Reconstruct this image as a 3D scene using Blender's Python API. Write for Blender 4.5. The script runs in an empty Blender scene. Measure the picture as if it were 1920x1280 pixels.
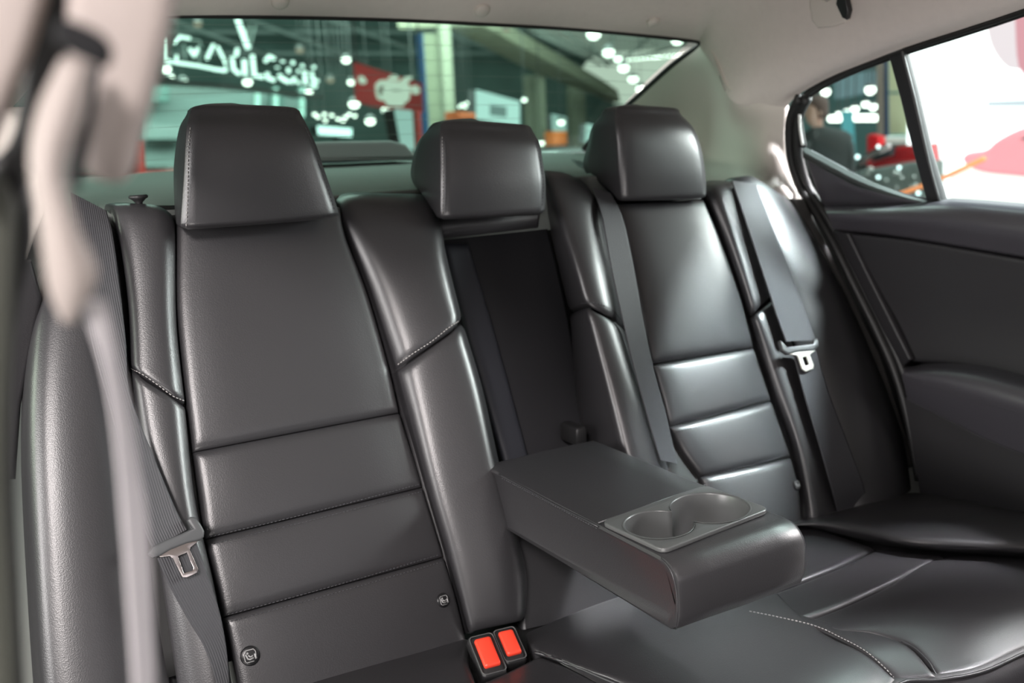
import bpy, bmesh, math, random
import numpy as np
from mathutils import Vector, Matrix
from mathutils.bvhtree import BVHTree
random.seed(7)
S = bpy.context.scene
COL = S.collection

# ------------------------------------------------------------------ camera
F = 1929.0                                   # focal length in pixels of the 1920 px wide frame
CAM = np.array([-.78, 0.0, 1.20])
_x = np.array([3370, 563, -1929.]); _x /= np.linalg.norm(_x)
_y = np.array([-1160, 334, -1929.]); _y -= _x*(_x@_y); _y /= np.linalg.norm(_y)
_z = np.cross(_x, _y)
M3 = np.array([_x, _y, _z])                  # camera axes seen from the car's axes (x right, y to the rear, z up)
cd = bpy.data.cameras.new('camera'); cam = bpy.data.objects.new('camera', cd); COL.objects.link(cam)
cd.sensor_width = 36; cd.lens = F/1920*36
cd.clip_start = .02; cd.clip_end = 300
m4 = Matrix([list(M3[0])+[CAM[0]], list(M3[1])+[CAM[1]], list(M3[2])+[CAM[2]], [0, 0, 0, 1]])
cam.matrix_world = m4
cd.dof.use_dof = True; cd.dof.focus_distance = 1.22; cd.dof.aperture_fstop = 4.3
S.camera = cam

# ------------------------------------------------------------------ view, world, lights
S.view_settings.view_transform = 'Standard'; S.view_settings.look = 'None'
S.view_settings.exposure = 0.0; S.view_settings.gamma = 1.0
S.cycles.use_denoising = True
S.cycles.max_bounces = 8
w = bpy.data.worlds.new('world'); S.world = w; w.use_nodes = True
w.node_tree.nodes['Background'].inputs[0].default_value = (.80, .88, .92, 1)
w.node_tree.nodes['Background'].inputs[1].default_value = .04

def area(name, loc, target, sx, sy, power, col=(1, 1, 1)):
    l = bpy.data.lights.new(name, 'AREA'); l.shape = 'RECTANGLE'; l.size = sx; l.size_y = sy
    l.energy = power; l.color = col
    o = bpy.data.objects.new(name, l); COL.objects.link(o); o.location = loc
    d = Vector(target)-Vector(loc); o.rotation_euler = d.to_track_quat('-Z', 'Y').to_euler()
    return o
area('windscreen_light', (0.0, -2.6, 1.9), (0.1, 1.3, .95), 1.2, .6, 7, (1, .94, .95))
area('front_right_fill', (2.6, -1.6, 1.6), (0.1, 1.3, .9), .8, .6, 14, (1, .98, .97))  # unseen fill lamp added to brighten the seats
area('open_door_light', (-2.4, -1.6, 2.9), (-.2, 1.2, .8), .8, .6, 180, (1, .93, .91))
area('open_door_soft_light', (-3.2, .6, 1.6), (-.2, 1.2, .8), 1.2, .8, 70, (1, .96, .95))
area('stand_spotlight', (3.6, .2, 2.0), (0, 1.25, .8), 1.6, .9, 240, (1, .95, .95))
area('stand_top_light', (1.9, -.1, 2.9), (.60, 1.25, .92), .5, .4, 15, (.97, .96, 1)).data.spread = math.radians(32)
area('floor_bounce_fill', (-1.9, -1.0, -.2), (.2, 1.2, 1.5), 1.6, 1.0, 50, (1, .95, .92))  # unseen lamp added in place of light bounced off the floor
area('rear_left_window_light', (-2.4, 1.9, 1.5), (-.4, 1.2, .8), .9, .6, 16, (.85, 1, .8))
area('hall_rear_light', (0, 4.2, 4.2), (0, 1.9, 1.1), 2.5, 2.0, 120, (.85, 1, .93))
area('hall_wall_fill', (2, 18, 7.0), (6, 45, 2), 22, 6, 9500, (.85, 1, .95))  # unseen fill lamp added to brighten the hall's back wall
area('hall_side_light', (9, 3, 6.8), (9, 6, 0), 8, 6, 2200, (.9, 1, .98))

# ------------------------------------------------------------------ helpers
def ray(u, v):
    return M3 @ np.array([u-960, 640-v, -F], float)
def at(u, v, y):                             # point seen at (u, v), y metres behind the camera
    r = ray(u, v); return CAM + r*(y/r[1])
def atx(u, v, x):
    r = ray(u, v); return CAM + r*((x-CAM[0])/r[0])
def atz(u, v, z):
    r = ray(u, v); return CAM + r*((z-CAM[2])/r[2])
class Plane:
    def __init__(s, p, n):
        s.p = np.array(p, float); s.n = np.array(n, float); s.n /= np.linalg.norm(s.n)
        if s.n @ (CAM-s.p) < 0: s.n = -s.n
    def pt(s, u, v, h=0):
        r = ray(u, v); t = ((s.p+s.n*h-CAM)@s.n)/(r@s.n); return CAM+r*t
    def rail(s, pts, h=0):
        return np.array([s.pt(q[0], q[1], q[2] if len(q) > 2 else h) for q in pts])
def vplane(a, b):                            # upright plane through two points
    d = np.array(b)-np.array(a); return Plane(a, (d[1], -d[0], 0))
SB = Plane((0, 1.17, .54), (0, -.912, .411))        # rear seat back
CU = Plane((0, 1.17, .54), (0, -.045, 1))           # bench
DO = Plane((.74, 1, 1), (-1, 0, 0))                 # door lining
DG = Plane((.74, 1, 1.06), (-1, 0, -.36))           # door glass leans inwards
def sh(r, v): return np.array(r)+np.array(v)

def cr(P, n, cos=True, t=None):
    """Catmull-Rom through P, resampled to n points by arc length"""
    P = np.array(P, float)
    if len(P) == 2:
        D = P
    else:
        Q = np.vstack([2*P[0]-P[1], P, 2*P[-1]-P[-2]]); out = []
        for i in range(1, len(Q)-2):
            p0, p1, p2, p3 = Q[i-1:i+3]
            for k in range(12):
                s = k/12
                out.append(.5*((2*p1)+(-p0+p2)*s+(2*p0-5*p1+4*p2-p3)*s*s+(-p0+3*p1-3*p2+p3)*s**3))
        out.append(Q[-2]); D = np.array(out)
    L = np.concatenate([[0], np.cumsum(np.linalg.norm(np.diff(D, axis=0), axis=1))])
    if t is None:
        t = np.linspace(0, 1, n)
        if cos: t = .5-.5*np.cos(np.pi*t)
    return np.stack([np.interp(t*L[-1], L, D[:, k]) for k in range(3)], 1)

def mesh_obj(name, verts, faces, mat, parent=None, smooth=True, uvs=None):
    me = bpy.data.meshes.new(name)
    me.from_pydata([tuple(map(float, v)) for v in verts], [], faces)
    bm = bmesh.new(); bm.from_mesh(me)
    bmesh.ops.recalc_face_normals(bm, faces=bm.faces)
    bm.to_mesh(me); bm.free()
    if smooth: me.polygons.foreach_set('use_smooth', [True]*len(me.polygons))
    if uvs is not None:
        lay = me.uv_layers.new(name='UVMap')
        for lp in me.loops: lay.data[lp.index].uv = uvs[lp.vertex_index]
    if mat is not None: me.materials.append(mat)
    o = bpy.data.objects.new(name, me); COL.objects.link(o)
    if parent is not None:
        o.parent = parent
        bpy.context.view_layer.update()
        o.matrix_parent_inverse = parent.matrix_world.inverted()
    return o

def grid_solid(name, P, mat, parent=None, th=.03, roll=0., depth=0., bulge=0., facing=None, edges='LRBT', uv=False):
    """P[i][j] sheet -> closed solid; its rim is rolled back (upholstery edge)"""
    P = np.array(P); nu, nv = P.shape[:2]
    du = np.gradient(P, axis=0); dv = np.gradient(P, axis=1)
    N = np.cross(du, dv); N /= np.linalg.norm(N, axis=2, keepdims=True)+1e-12
    mid = P.reshape(-1, 3).mean(0); ref = (CAM-mid) if facing is None else np.array(facing, float)
    if (N.reshape(-1, 3).mean(0))@ref < 0: N = -N
    cu = np.concatenate([np.zeros((1, nv)), np.cumsum(np.linalg.norm(np.diff(P, axis=0), axis=2), 0)])
    cv = np.concatenate([np.zeros((nu, 1)), np.cumsum(np.linalg.norm(np.diff(P, axis=1), axis=2), 1)], axis=1)
    if roll:
        drop = np.zeros((nu, nv))
        for e, d in (('L', cu), ('R', cu[-1:]-cu), ('B', cv), ('T', cv[:, -1:]-cv)):
            if e in edges:
                q = np.clip(1-d/roll, 0, 1); drop = np.sqrt(drop**2+(1-np.sqrt(np.clip(1-q*q, 0, 1)))**2)
        P = P-N*(depth*np.minimum(drop, 1.4))[..., None]
    if bulge:
        s = cu/(cu[-1:]+1e-9); t = cv/(cv[:, -1:]+1e-9)
        P = P+N*(bulge*(16*s*(1-s)*t*(1-t))**.6)[..., None]
    na = N.reshape(-1, 3).mean(0); na /= np.linalg.norm(na)
    B = P-na*th
    V = np.vstack([P.reshape(-1, 3), B.reshape(-1, 3)]); o = nu*nv; fc = []
    for i in range(nu-1):
        for j in range(nv-1):
            a, b, c, d = i*nv+j, (i+1)*nv+j, (i+1)*nv+j+1, i*nv+j+1
            fc.append((a, b, c, d)); fc.append((o+a, o+d, o+c, o+b))
    ring = [i*nv for i in range(nu)]+[(nu-1)*nv+j for j in range(1, nv)]+[i*nv+nv-1 for i in range(nu-2, -1, -1)]+[j for j in range(nv-2, 0, -1)]
    for a, b in zip(ring, ring[1:]+ring[:1]): fc.append((a, o+a, o+b, b))
    uvs = None
    if uv:
        f = np.stack([cu, cv], 2).reshape(-1, 2); uvs = [tuple(x) for x in np.vstack([f, f])]
    ob = mesh_obj(name, V, fc, mat, parent, uvs=uvs)
    for e in ob.data.edges: pass
    return ob

def sheet(rails, nu, nv):
    R = np.array([cr(r, nv) for r in rails])
    return np.stack([cr(R[:, j], nu) for j in range(nv)], 1)
def panel(name, rails, mat, parent=None, nu=22, nv=30, **k):
    return grid_solid(name, sheet(rails, nu, nv), mat, parent, **k)

def tube(name, pts, r, mat, parent=None, n=8, closed=False, res=0, taper=None):
    P = cr(pts, res, cos=False) if res else np.array(pts, float)
    V = []; fc = []; m = len(P); up = np.array([.13, .31, .94])
    for i in range(m):
        t = P[(i+1) % m]-P[i-1] if closed else P[min(i+1, m-1)]-P[max(i-1, 0)]
        t /= np.linalg.norm(t)+1e-12; a = np.cross(t, up); a /= np.linalg.norm(a); b = np.cross(t, a)
        rr = r*(taper[i] if taper is not None else 1)
        for k in range(n):
            q = 2*math.pi*k/n; V.append(P[i]+rr*(a*math.cos(q)+b*math.sin(q)))
    for i in range(m if closed else m-1):
        for k in range(n):
            i2 = (i+1) % m; fc.append((i*n+k, i*n+(k+1) % n, i2*n+(k+1) % n, i2*n+k))
    if not closed:
        fc.append(tuple(range(n))); fc.append(tuple((m-1)*n+k for k in range(n)))
    return mesh_obj(name, V, fc, mat, parent)

def ringstack(name, rings, mat, parent=None, cap=True, smooth=True):
    n = len(rings[0]); V = np.vstack(rings); fc = []
    for i in range(len(rings)-1):
        for k in range(n): fc.append((i*n+k, i*n+(k+1) % n, (i+1)*n+(k+1) % n, (i+1)*n+k))
    if cap: fc.append(tuple(range(n))); fc.append(tuple((len(rings)-1)*n+k for k in range(n)))
    return mesh_obj(name, V, fc, mat, parent, smooth)

def rrect(w, d, r, n=6):                     # rounded rectangle loop, centred
    r = min(r, w/2*.999, d/2*.999); out = []
    for cx, cy, a0 in ((w/2-r, d/2-r, 0), (-w/2+r, d/2-r, 90), (-w/2+r, -d/2+r, 180), (w/2-r, -d/2+r, 270)):
        for k in range(n+1):
            a = math.radians(a0+90*k/n); out.append((cx+r*math.cos(a), cy+r*math.sin(a)))
    return out

def box(name, c, s, mat, parent=None, bev=.004, rot=None, smooth=True):
    """bevelled box: rounded-rectangle rings"""
    x, y, z = s; b = min(bev, x/2*.9, y/2*.9, z/2*.9)
    rings = []
    for zz, k in ((-z/2, b), (-z/2+b*.3, b*.3), (-z/2+b, 0), (z/2-b, 0), (z/2-b*.3, b*.3), (z/2, b)):
        rings.append(np.array([(p, q, zz) for p, q in rrect(x-2*k, y-2*k, b, 3)]))
    R = np.array(rot) if rot is not None else np.eye(3)
    rings = [np.array(c)+g@R.T for g in rings]
    return ringstack(name, rings, mat, parent, smooth=smooth)

def slab(name, outline, th, mat, parent=None, bev=.003, back=None, holes=(), res=6, smooth_pts=False):
    """outline: planar 3-D points; solid of thickness th away from the camera, edges bevelled"""
    P = np.array(outline, float); c = P.mean(0)
    u_, s_, vt = np.linalg.svd(P-c); n = vt[2]
    bk = (c-CAM) if back is None else np.array(back, float)
    if n@bk > 0: n = -n                        # n towards the viewer
    ax = vt[0]; ay = np.cross(n, ax)
    cu = bpy.data.curves.new(name, 'CURVE'); cu.dimensions = '2D'; cu.fill_mode = 'BOTH'
    cu.extrude = max(th/2-bev, .0001); cu.bevel_depth = bev; cu.bevel_resolution = 3; cu.offset = -bev
    for loop in [P]+[np.array(h, float) for h in holes]:
        if smooth_pts: loop = cr(np.vstack([loop, loop[:1]]), len(loop)*5, cos=False)[:-1]
        sp = cu.splines.new('POLY'); sp.points.add(len(loop)-1); sp.use_cyclic_u = True
        for i, q in enumerate(loop): sp.points[i].co = ((q-c)@ax, (q-c)@ay, 0, 1)
    t = bpy.data.objects.new(name, cu); COL.objects.link(t)
    bpy.context.view_layer.update()
    me = bpy.data.meshes.new_from_object(t); bpy.data.objects.remove(t)
    o0 = c-n*(th/2)
    mm = Matrix([[ax[0], ay[0], n[0], o0[0]], [ax[1], ay[1], n[1], o0[1]], [ax[2], ay[2], n[2], o0[2]], [0, 0, 0, 1]])
    me.transform(mm); me.name = name
    bm = bmesh.new(); bm.from_mesh(me); bmesh.ops.remove_doubles(bm, verts=bm.verts, dist=1e-6)
    bmesh.ops.recalc_face_normals(bm, faces=bm.faces); bm.to_mesh(me); bm.free()
    me.materials.clear(); me.materials.append(mat)
    try: me.shade_smooth(); me.set_sharp_from_angle(angle=math.radians(40))
    except Exception: pass
    o = bpy.data.objects.new(name, me); COL.objects.link(o)
    if parent is not None:
        o.parent = parent; bpy.context.view_layer.update(); o.matrix_parent_inverse = parent.matrix_world.inverted()
    return o

def ball(name, c, r, mat, parent=None, sc=(1, 1, 1), n=12):
    rings = []
    for i in range(1, n):
        a = math.pi*i/n
        rings.append(np.array([(c[0]+sc[0]*r*math.sin(a)*math.cos(2*math.pi*k/16), c[1]+sc[1]*r*math.sin(a)*math.sin(2*math.pi*k/16), c[2]+sc[2]*r*math.cos(a)) for k in range(16)]))
    return ringstack(name, rings, mat, parent)

def thing(name, label, cat, loc=(0, 0, 0), group=None, kind=None):
    o = bpy.data.objects.new(name, None); COL.objects.link(o); o.location = tuple(map(float, loc))
    o.empty_display_size = .02
    tag(o, label, cat, group, kind); bpy.context.view_layer.update(); return o
def tag(o, label=None, cat=None, group=None, kind=None):
    if label: o['label'] = label
    if cat: o['category'] = cat
    if group: o['group'] = group
    if kind: o['kind'] = kind
    return o

_bv = {}
def onto(obs, u, v, lift=0.):                # where the sight line (u, v) meets a built surface
    d = Vector(ray(u, v)).normalized(); best = None
    for o in obs:
        if o.name not in _bv:
            bpy.context.view_layer.update()
            me = o.data; mw = o.matrix_world
            _bv[o.name] = BVHTree.FromPolygons([mw@x.co for x in me.vertices], [p.vertices[:] for p in me.polygons])
        h = _bv[o.name].ray_cast(Vector(CAM), d)
        if h[0] is not None and (best is None or h[3] < best[3]): best = h
    if best is None: return None
    n = best[1]
    if n.dot(d) > 0: n = -n
    return np.array(best[0]+n*lift), np.array(n)
def stitches(name, px, obs, mat, parent, pitch=.0052, ln=.0034, r=.0007, lift=.0006, off=0.):
    """row of thread stitches along a traced line, laid on the surface"""
    C = cr([(a, b, 0) for a, b in px], 160, cos=False)
    P = []; Nn = []
    for a, b, _ in C:
        h = onto(obs, a+off, b, lift)
        if h: P.append(h[0]); Nn.append(h[1])
    if len(P) < 4: return None
    P = np.array(P); L = np.concatenate([[0], np.cumsum(np.linalg.norm(np.diff(P, axis=0), axis=1))])
    V = []; fc = []; s = 0
    while s+ln < L[-1]:
        a = np.array([np.interp(s, L, P[:, k]) for k in range(3)]); b = np.array([np.interp(s+ln, L, P[:, k]) for k in range(3)])
        if np.linalg.norm(b-a) < ln*1.5:
            t = (b-a)/np.linalg.norm(b-a); n = Nn[int(np.searchsorted(L, s)) if s < L[-1] else -1]; c = np.cross(t, n); o = len(V)
            for q, k in ((a, .5), (a+t*ln*.2, 1), (b-t*ln*.2, 1), (b, .5)):
                for e, g in ((1, 0), (0, 1), (-1, 0), (0, -1)): V.append(q+c*e*r*k+n*g*r*k)
            for i in range(3):
                for k in range(4): fc.append((o+i*4+k, o+i*4+(k+1) % 4, o+i*4+4+(k+1) % 4, o+i*4+4+k))
            fc.append((o, o+1, o+2, o+3)); fc.append((o+12, o+13, o+14, o+15))
        s += pitch
    return mesh_obj(name, V, fc, mat, parent)
def on_path(px, obs, lift=0., n=40):
    C = cr([(a, b, 0) for a, b in px], n, cos=False)
    return np.array([h[0] for h in (onto(obs, a, b, lift) for a, b, _ in C) if h])

# ------------------------------------------------------------------ materials
def mat(name, col, rough=.5, metal=0., spec=.5, bump=0., bscale=200, var=0., vscale=6, coat=0., emit=None, es=0., sheen=0.):
    m = bpy.data.materials.new(name); m.use_nodes = True; nt = m.node_tree; b = nt.nodes['Principled BSDF']
    b.inputs['Base Color'].default_value = (*col, 1); b.inputs['Roughness'].default_value = rough
    b.inputs['Metallic'].default_value = metal; b.inputs['Specular IOR Level'].default_value = spec
    b.inputs['Coat Weight'].default_value = coat; b.inputs['Sheen Weight'].default_value = sheen
    if emit: b.inputs['Emission Color'].default_value = (*emit, 1); b.inputs['Emission Strength'].default_value = es
    tc = nt.nodes.new('ShaderNodeTexCoord')
    if bump:
        v = nt.nodes.new('ShaderNodeTexVoronoi'); v.inputs['Scale'].default_value = bscale
        nt.links.new(tc.outputs['Object'], v.inputs['Vector'])
        bp = nt.nodes.new('ShaderNodeBump'); bp.inputs['Strength'].default_value = bump; bp.inputs['Distance'].default_value = .001
        nt.links.new(v.outputs['Distance'], bp.inputs['Height']); nt.links.new(bp.outputs['Normal'], b.inputs['Normal'])
    if var:
        n = nt.nodes.new('ShaderNodeTexNoise'); n.inputs['Scale'].default_value = vscale; n.inputs['Detail'].default_value = 6
        nt.links.new(tc.outputs['Object'], n.inputs['Vector'])
        r = nt.nodes.new('ShaderNodeMixRGB'); r.inputs[1].default_value = (*[c*(1-var) for c in col], 1)
        r.inputs[2].default_value = (*[min(1, c*(1+var)) for c in col], 1)
        nt.links.new(n.outputs['Fac'], r.inputs[0]); nt.links.new(r.outputs[0], b.inputs['Base Color'])
    return m
def emis(name, col, s):
    m = bpy.data.materials.new(name); m.use_nodes = True; nt = m.node_tree; nt.nodes.clear()
    e = nt.nodes.new('ShaderNodeEmission'); e.inputs[0].default_value = (*col, 1); e.inputs[1].default_value = s
    o = nt.nodes.new('ShaderNodeOutputMaterial'); nt.links.new(e.outputs[0], o.inputs[0]); return m
def glass(name, tint, gl=.06):
    m = bpy.data.materials.new(name); m.use_nodes = True; nt = m.node_tree; nt.nodes.clear()
    t = nt.nodes.new('ShaderNodeBsdfTransparent'); t.inputs[0].default_value = (*tint, 1)
    g = nt.nodes.new('ShaderNodeBsdfGlossy'); g.inputs['Roughness'].default_value = .03
    x = nt.nodes.new('ShaderNodeMixShader'); x.inputs[0].default_value = gl
    o = nt.nodes.new('ShaderNodeOutputMaterial')
    nt.links.new(t.outputs[0], x.inputs[1]); nt.links.new(g.outputs[0], x.inputs[2]); nt.links.new(x.outputs[0], o.inputs[0]); return m
def webbing_mat(name, col):
    m = mat(name, col, .55, spec=.4); nt = m.node_tree; b = nt.nodes['Principled BSDF']
    uv = nt.nodes.new('ShaderNodeUVMap'); wv = nt.nodes.new('ShaderNodeTexWave'); wv.wave_type = 'BANDS'; wv.bands_direction = 'X'
    wv.inputs['Scale'].default_value = 110; wv.inputs['Distortion'].default_value = .3
    ck = nt.nodes.new('ShaderNodeTexChecker'); ck.inputs['Scale'].default_value = 900
    mx = nt.nodes.new('ShaderNodeMath'); mx.operation = 'MULTIPLY_ADD'; mx.inputs[1].default_value = .35
    nt.links.new(uv.outputs[0], wv.inputs['Vector']); nt.links.new(uv.outputs[0], ck.inputs['Vector'])
    nt.links.new(ck.outputs['Fac'], mx.inputs[0]); nt.links.new(wv.outputs['Fac'], mx.inputs[2])
    bp = nt.nodes.new('ShaderNodeBump'); bp.inputs['Strength'].default_value = .5; bp.inputs['Distance'].default_value = .0008
    nt.links.new(mx.outputs[0], bp.inputs['Height']); nt.links.new(bp.outputs['Normal'], b.inputs['Normal']); return m
LE = mat('leather', (.028, .0272, .0295), .36, spec=.7, bump=.10, bscale=620)
LEP = mat('leather_piping', (.03, .03, .033), .38, spec=.6)
RECESS = mat('recess_cloth', (.012, .012, .015), .7, bump=.1, bscale=500)
RECESS2 = mat('recess_vinyl', (.02, .022, .03), .6)
THREAD = mat('thread', (.42, .40, .39), .7); THREADD = mat('dark_thread', (.05, .05, .055), .7)
HEAD = mat('headliner_cloth', (.70, .64, .60), .95, spec=.1, bump=.25, bscale=500, var=.05, vscale=60)
BEIGE = mat('beige_trim', (.66, .61, .56), .6, spec=.3, bump=.1, bscale=500)
BEIGEP = mat('pillar_plastic', (.33, .285, .265), .6, spec=.3)
RUB = mat('black_rubber', (.012, .012, .012), .5)
PLA = mat('black_plastic', (.02, .02, .021), .4)
DPAD = mat('door_pad_vinyl', (.05, .047, .055), .34, spec=.8, bump=.08, bscale=500)
DLOW = mat('door_lower_plastic', (.017, .016, .018), .5, bump=.1, bscale=500)
SATIN = mat('satin_grey_plastic', (.085, .088, .088), .32, spec=.6)
BRACKET = mat('grey_buckle_plastic', (.07, .072, .075), .45)
CHROME = mat('chrome', (.5, .46, .45), .22, metal=1)
STEELW = mat('bright_tongue_metal', (.9, .88, .8), .3, metal=.6)
RED = mat('red_button_plastic', (1, .07, .035), .4, emit=None)
SHELF = mat('shelf_felt', (.16, .175, .165), .9, spec=.1, bump=.2, bscale=400)
WEB = webbing_mat('belt_webbing', (.045, .045, .05))
WEBL = webbing_mat('front_belt_webbing', (.38, .36, .37))
WEBB = mat('belt_upper_beige', (.30, .26, .24), .6)
BADGE = mat('badge_black', (.01, .01, .011), .3); BADGEW = mat('badge_white', (.35, .35, .35), .5)
GL_R = glass('rear_window_glass', (.80, .94, .88), .04)
GL_S = glass('side_window_glass', (.90, .97, .955), .03)

# ================================================================== CAR: left backrest
BK = np.array
def backrest(name, label):
    return thing(name, label, 'backrest', (0, 1.25, .5))
bl = thing('rear_backrest', 'black leather rear backrest on the left, with stitched horizontal seams and tall headrest', 'backrest', (-.36, 1.2, .5))
# insert: four fields, seams between
ins = [([(334, 395), (332, 440), (331, 560), (344, 700), (363, 846)], [(640, 385), (650, 440), (690, 545), (728, 675), (751, 772)]),
       ([(364, 850), (375, 930), (386, 1010)], [(752, 777), (773, 845), (794, 912)]),
       ([(388, 1013), (403, 1085), (419, 1157)], [(795, 916), (815, 980), (834, 1043)]),
       ([(420, 1161), (438, 1240), (470, 1400)], [(836, 1047), (856, 1115), (885, 1235)])]
fields = []
for i, (a, b) in enumerate(ins):
    if i: a[0] = (ins[i-1][0][-1][0]+.2, ins[i-1][0][-1][1]+.8); b[0] = (ins[i-1][1][-1][0]+.2, ins[i-1][1][-1][1]+.8)
    n = len(a); ra = SB.rail(a, .0); rb = SB.rail(b, .0)
    mid = [((a[k][0]+b[min(k, len(b)-1)][0])/2, (a[k][1]+b[min(k, len(b)-1)][1])/2+(4 if i == 0 else 0)) for k in range(n)]
    ends = [SB.rail(a, .0), SB.rail([(p[0]*.75+q[0]*.25, p[1]*.75+q[1]*.25) for p, q in zip(a, b)], .006),
            SB.rail([(p[0]*.25+q[0]*.75, p[1]*.25+q[1]*.75) for p, q in zip(a, b)], .006), SB.rail(b, .0)]
    fields.append(panel('seat_back_field', ends, LE, bl, nu=30, nv=26, th=.03, roll=.012 if i else .014, depth=.006, bulge=.004))
# bolsters
def wrap(r, v): return np.vstack([r, r[-1]+np.array(v)*.4+[0, 0, .006], r[-1]+np.array(v)])
def bol(name, rails, par, tw=None, **k):
    rr = [SB.rail(r) for r in rails]
    if tw is not None: rr = [np.vstack([r, r[-1]+[0, .03, .012], r[-1]+[0, tw, .012]]) for r in rr]
    return panel(name, rr, LE, par, **k)
UB = dict(th=.03, roll=.016, depth=.006)
b1 = bol('bolster', [[(243, 688, -.004), (236, 560, -.004), (214, 402, -.004)], [(265, 704, .010), (258, 560, .010), (245, 400, .008)],
     [(322, 738, .014), (308, 580, .014), (300, 405, .012)], [(350, 757, .0), (334, 600, .0), (331, 425, .0)]], bl, tw=.07, **dict(UB, roll=.007, depth=.005))
b2 = bol('bolster', [[(345, 1400, -.02), (300, 1090, -.012), (262, 860, -.006), (243, 693, -.004)], [(385, 1400, .0), (330, 1080, .006), (290, 860, .01), (266, 709, .010)],
     [(430, 1395, .01), (385, 1130, .014), (345, 930, .014), (322, 743, .014)], [(458, 1390, 0), (410, 1120, 0), (370, 940, .0), (350, 762, .0)]], bl, **dict(UB, roll=.007, depth=.005))
b3 = bol('bolster', [[(740, 690, 0), (692, 540, 0), (655, 440, 0), (641, 392, 0)], [(775, 668, .022), (732, 530, .02), (695, 430, .014), (680, 380, .008)],
     [(845, 620, .036), (805, 500, .034), (778, 430, .022), (750, 380, .008)], [(863, 606, .024), (832, 480, .022), (822, 420, .012), (806, 380, .0)],
     [(868, 600, -.045), (838, 480, -.045), (829, 425, -.045), (815, 380, -.045)]], bl, tw=.09, nu=36, **UB)
b4 = bol('bolster', [[(876, 1190, 0), (836, 1045, 0), (795, 905, 0), (741, 695, 0)], [(895, 1183, .014), (862, 1040, .02), (820, 880, .022), (776, 673, .022)],
     [(955, 1170, .026), (945, 1060, .034), (905, 860, .036), (846, 625, .036)], [(982, 1164, .016), (984, 1080, .02), (966, 1000, .022), (932, 880, .024), (900, 730, .024), (864, 611, .024)],
     [(984, 1160, -.05), (986, 1075, -.05), (968, 990, -.05), (940, 880, -.05), (906, 730, -.05), (869, 606, -.045)]], bl, nu=36, nv=44, **UB)
ob = bol('outer_bolster', [[(70, 1400, -.08), (52, 1150, -.08), (38, 860, -.08), (44, 680, -.07), (62, 540, -.07), (110, 440, -.07)], [(82, 1400, -.03), (64, 1150, -.03), (50, 860, -.028), (56, 680, -.025), (76, 545, -.025), (120, 445, -.03)], [(110, 1400, -.008), (90, 1150, -.006), (78, 860, -.004), (84, 680, -.004), (100, 545, -.008), (135, 445, -.015)],
     [(220, 1400, .0), (195, 1130, .0), (170, 860, .002), (165, 680, .002), (160, 540, .0), (168, 440, .0)],
     [(345, 1400, -.02), (300, 1150, -.02), (258, 860, -.012), (240, 690, -.006), (233, 560, -.006), (213, 430, -.006)]], bl, tw=.05, th=.04, roll=.006, depth=.005)
panel('seat_shell', [SB.rail([(200, 1300, -.02), (200, 800, -.02), (225, 385, -.03)]), SB.rail([(600, 1200, -.02), (560, 800, -.02), (500, 385, -.03)]), SB.rail([(960, 1150, -.03), (890, 800, -.03), (815, 390, -.045)])], RUB, bl, th=.03, nu=8, nv=8)
# stitched seams
stitches('stitching', [(246, 690), (272, 704), (300, 724), (325, 742), (347, 752)], [b1, b2], THREAD, b1)
stitches('stitching', [(746, 683), (775, 662), (810, 639), (840, 615), (859, 602)], [b3, b4], THREAD, b3)
for k, (a, b) in enumerate([((392, 1006), (792, 906)), ((425, 1152), (832, 1037))]):
    m = ((a[0]+b[0])/2, (a[1]+b[1])/2+2)
    stitches('stitching', [a, m, b], fields, THREADD, fields[1+k])
    stitches('stitching', [(a[0], a[1]+15), (m[0], m[1]+15), (b[0], b[1]+15)], fields, THREADD, fields[2+k])
tube('piping', on_path([(974, 1010), (984, 1050), (990, 1090), (986, 1160)], [b4], .001), .0022, LEP, bl)
# lower end of the centre section beneath the armrest
panel('lower_trim', [SB.rail([(965, 985, -.01), (985, 1180, -.01)]), SB.rail([(1090, 1000, -.015), (1100, 1150, -.015)]), SB.rail([(1250, 900, -.02), (1240, 1090, -.02)])], LE, bl, th=.03)

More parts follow.
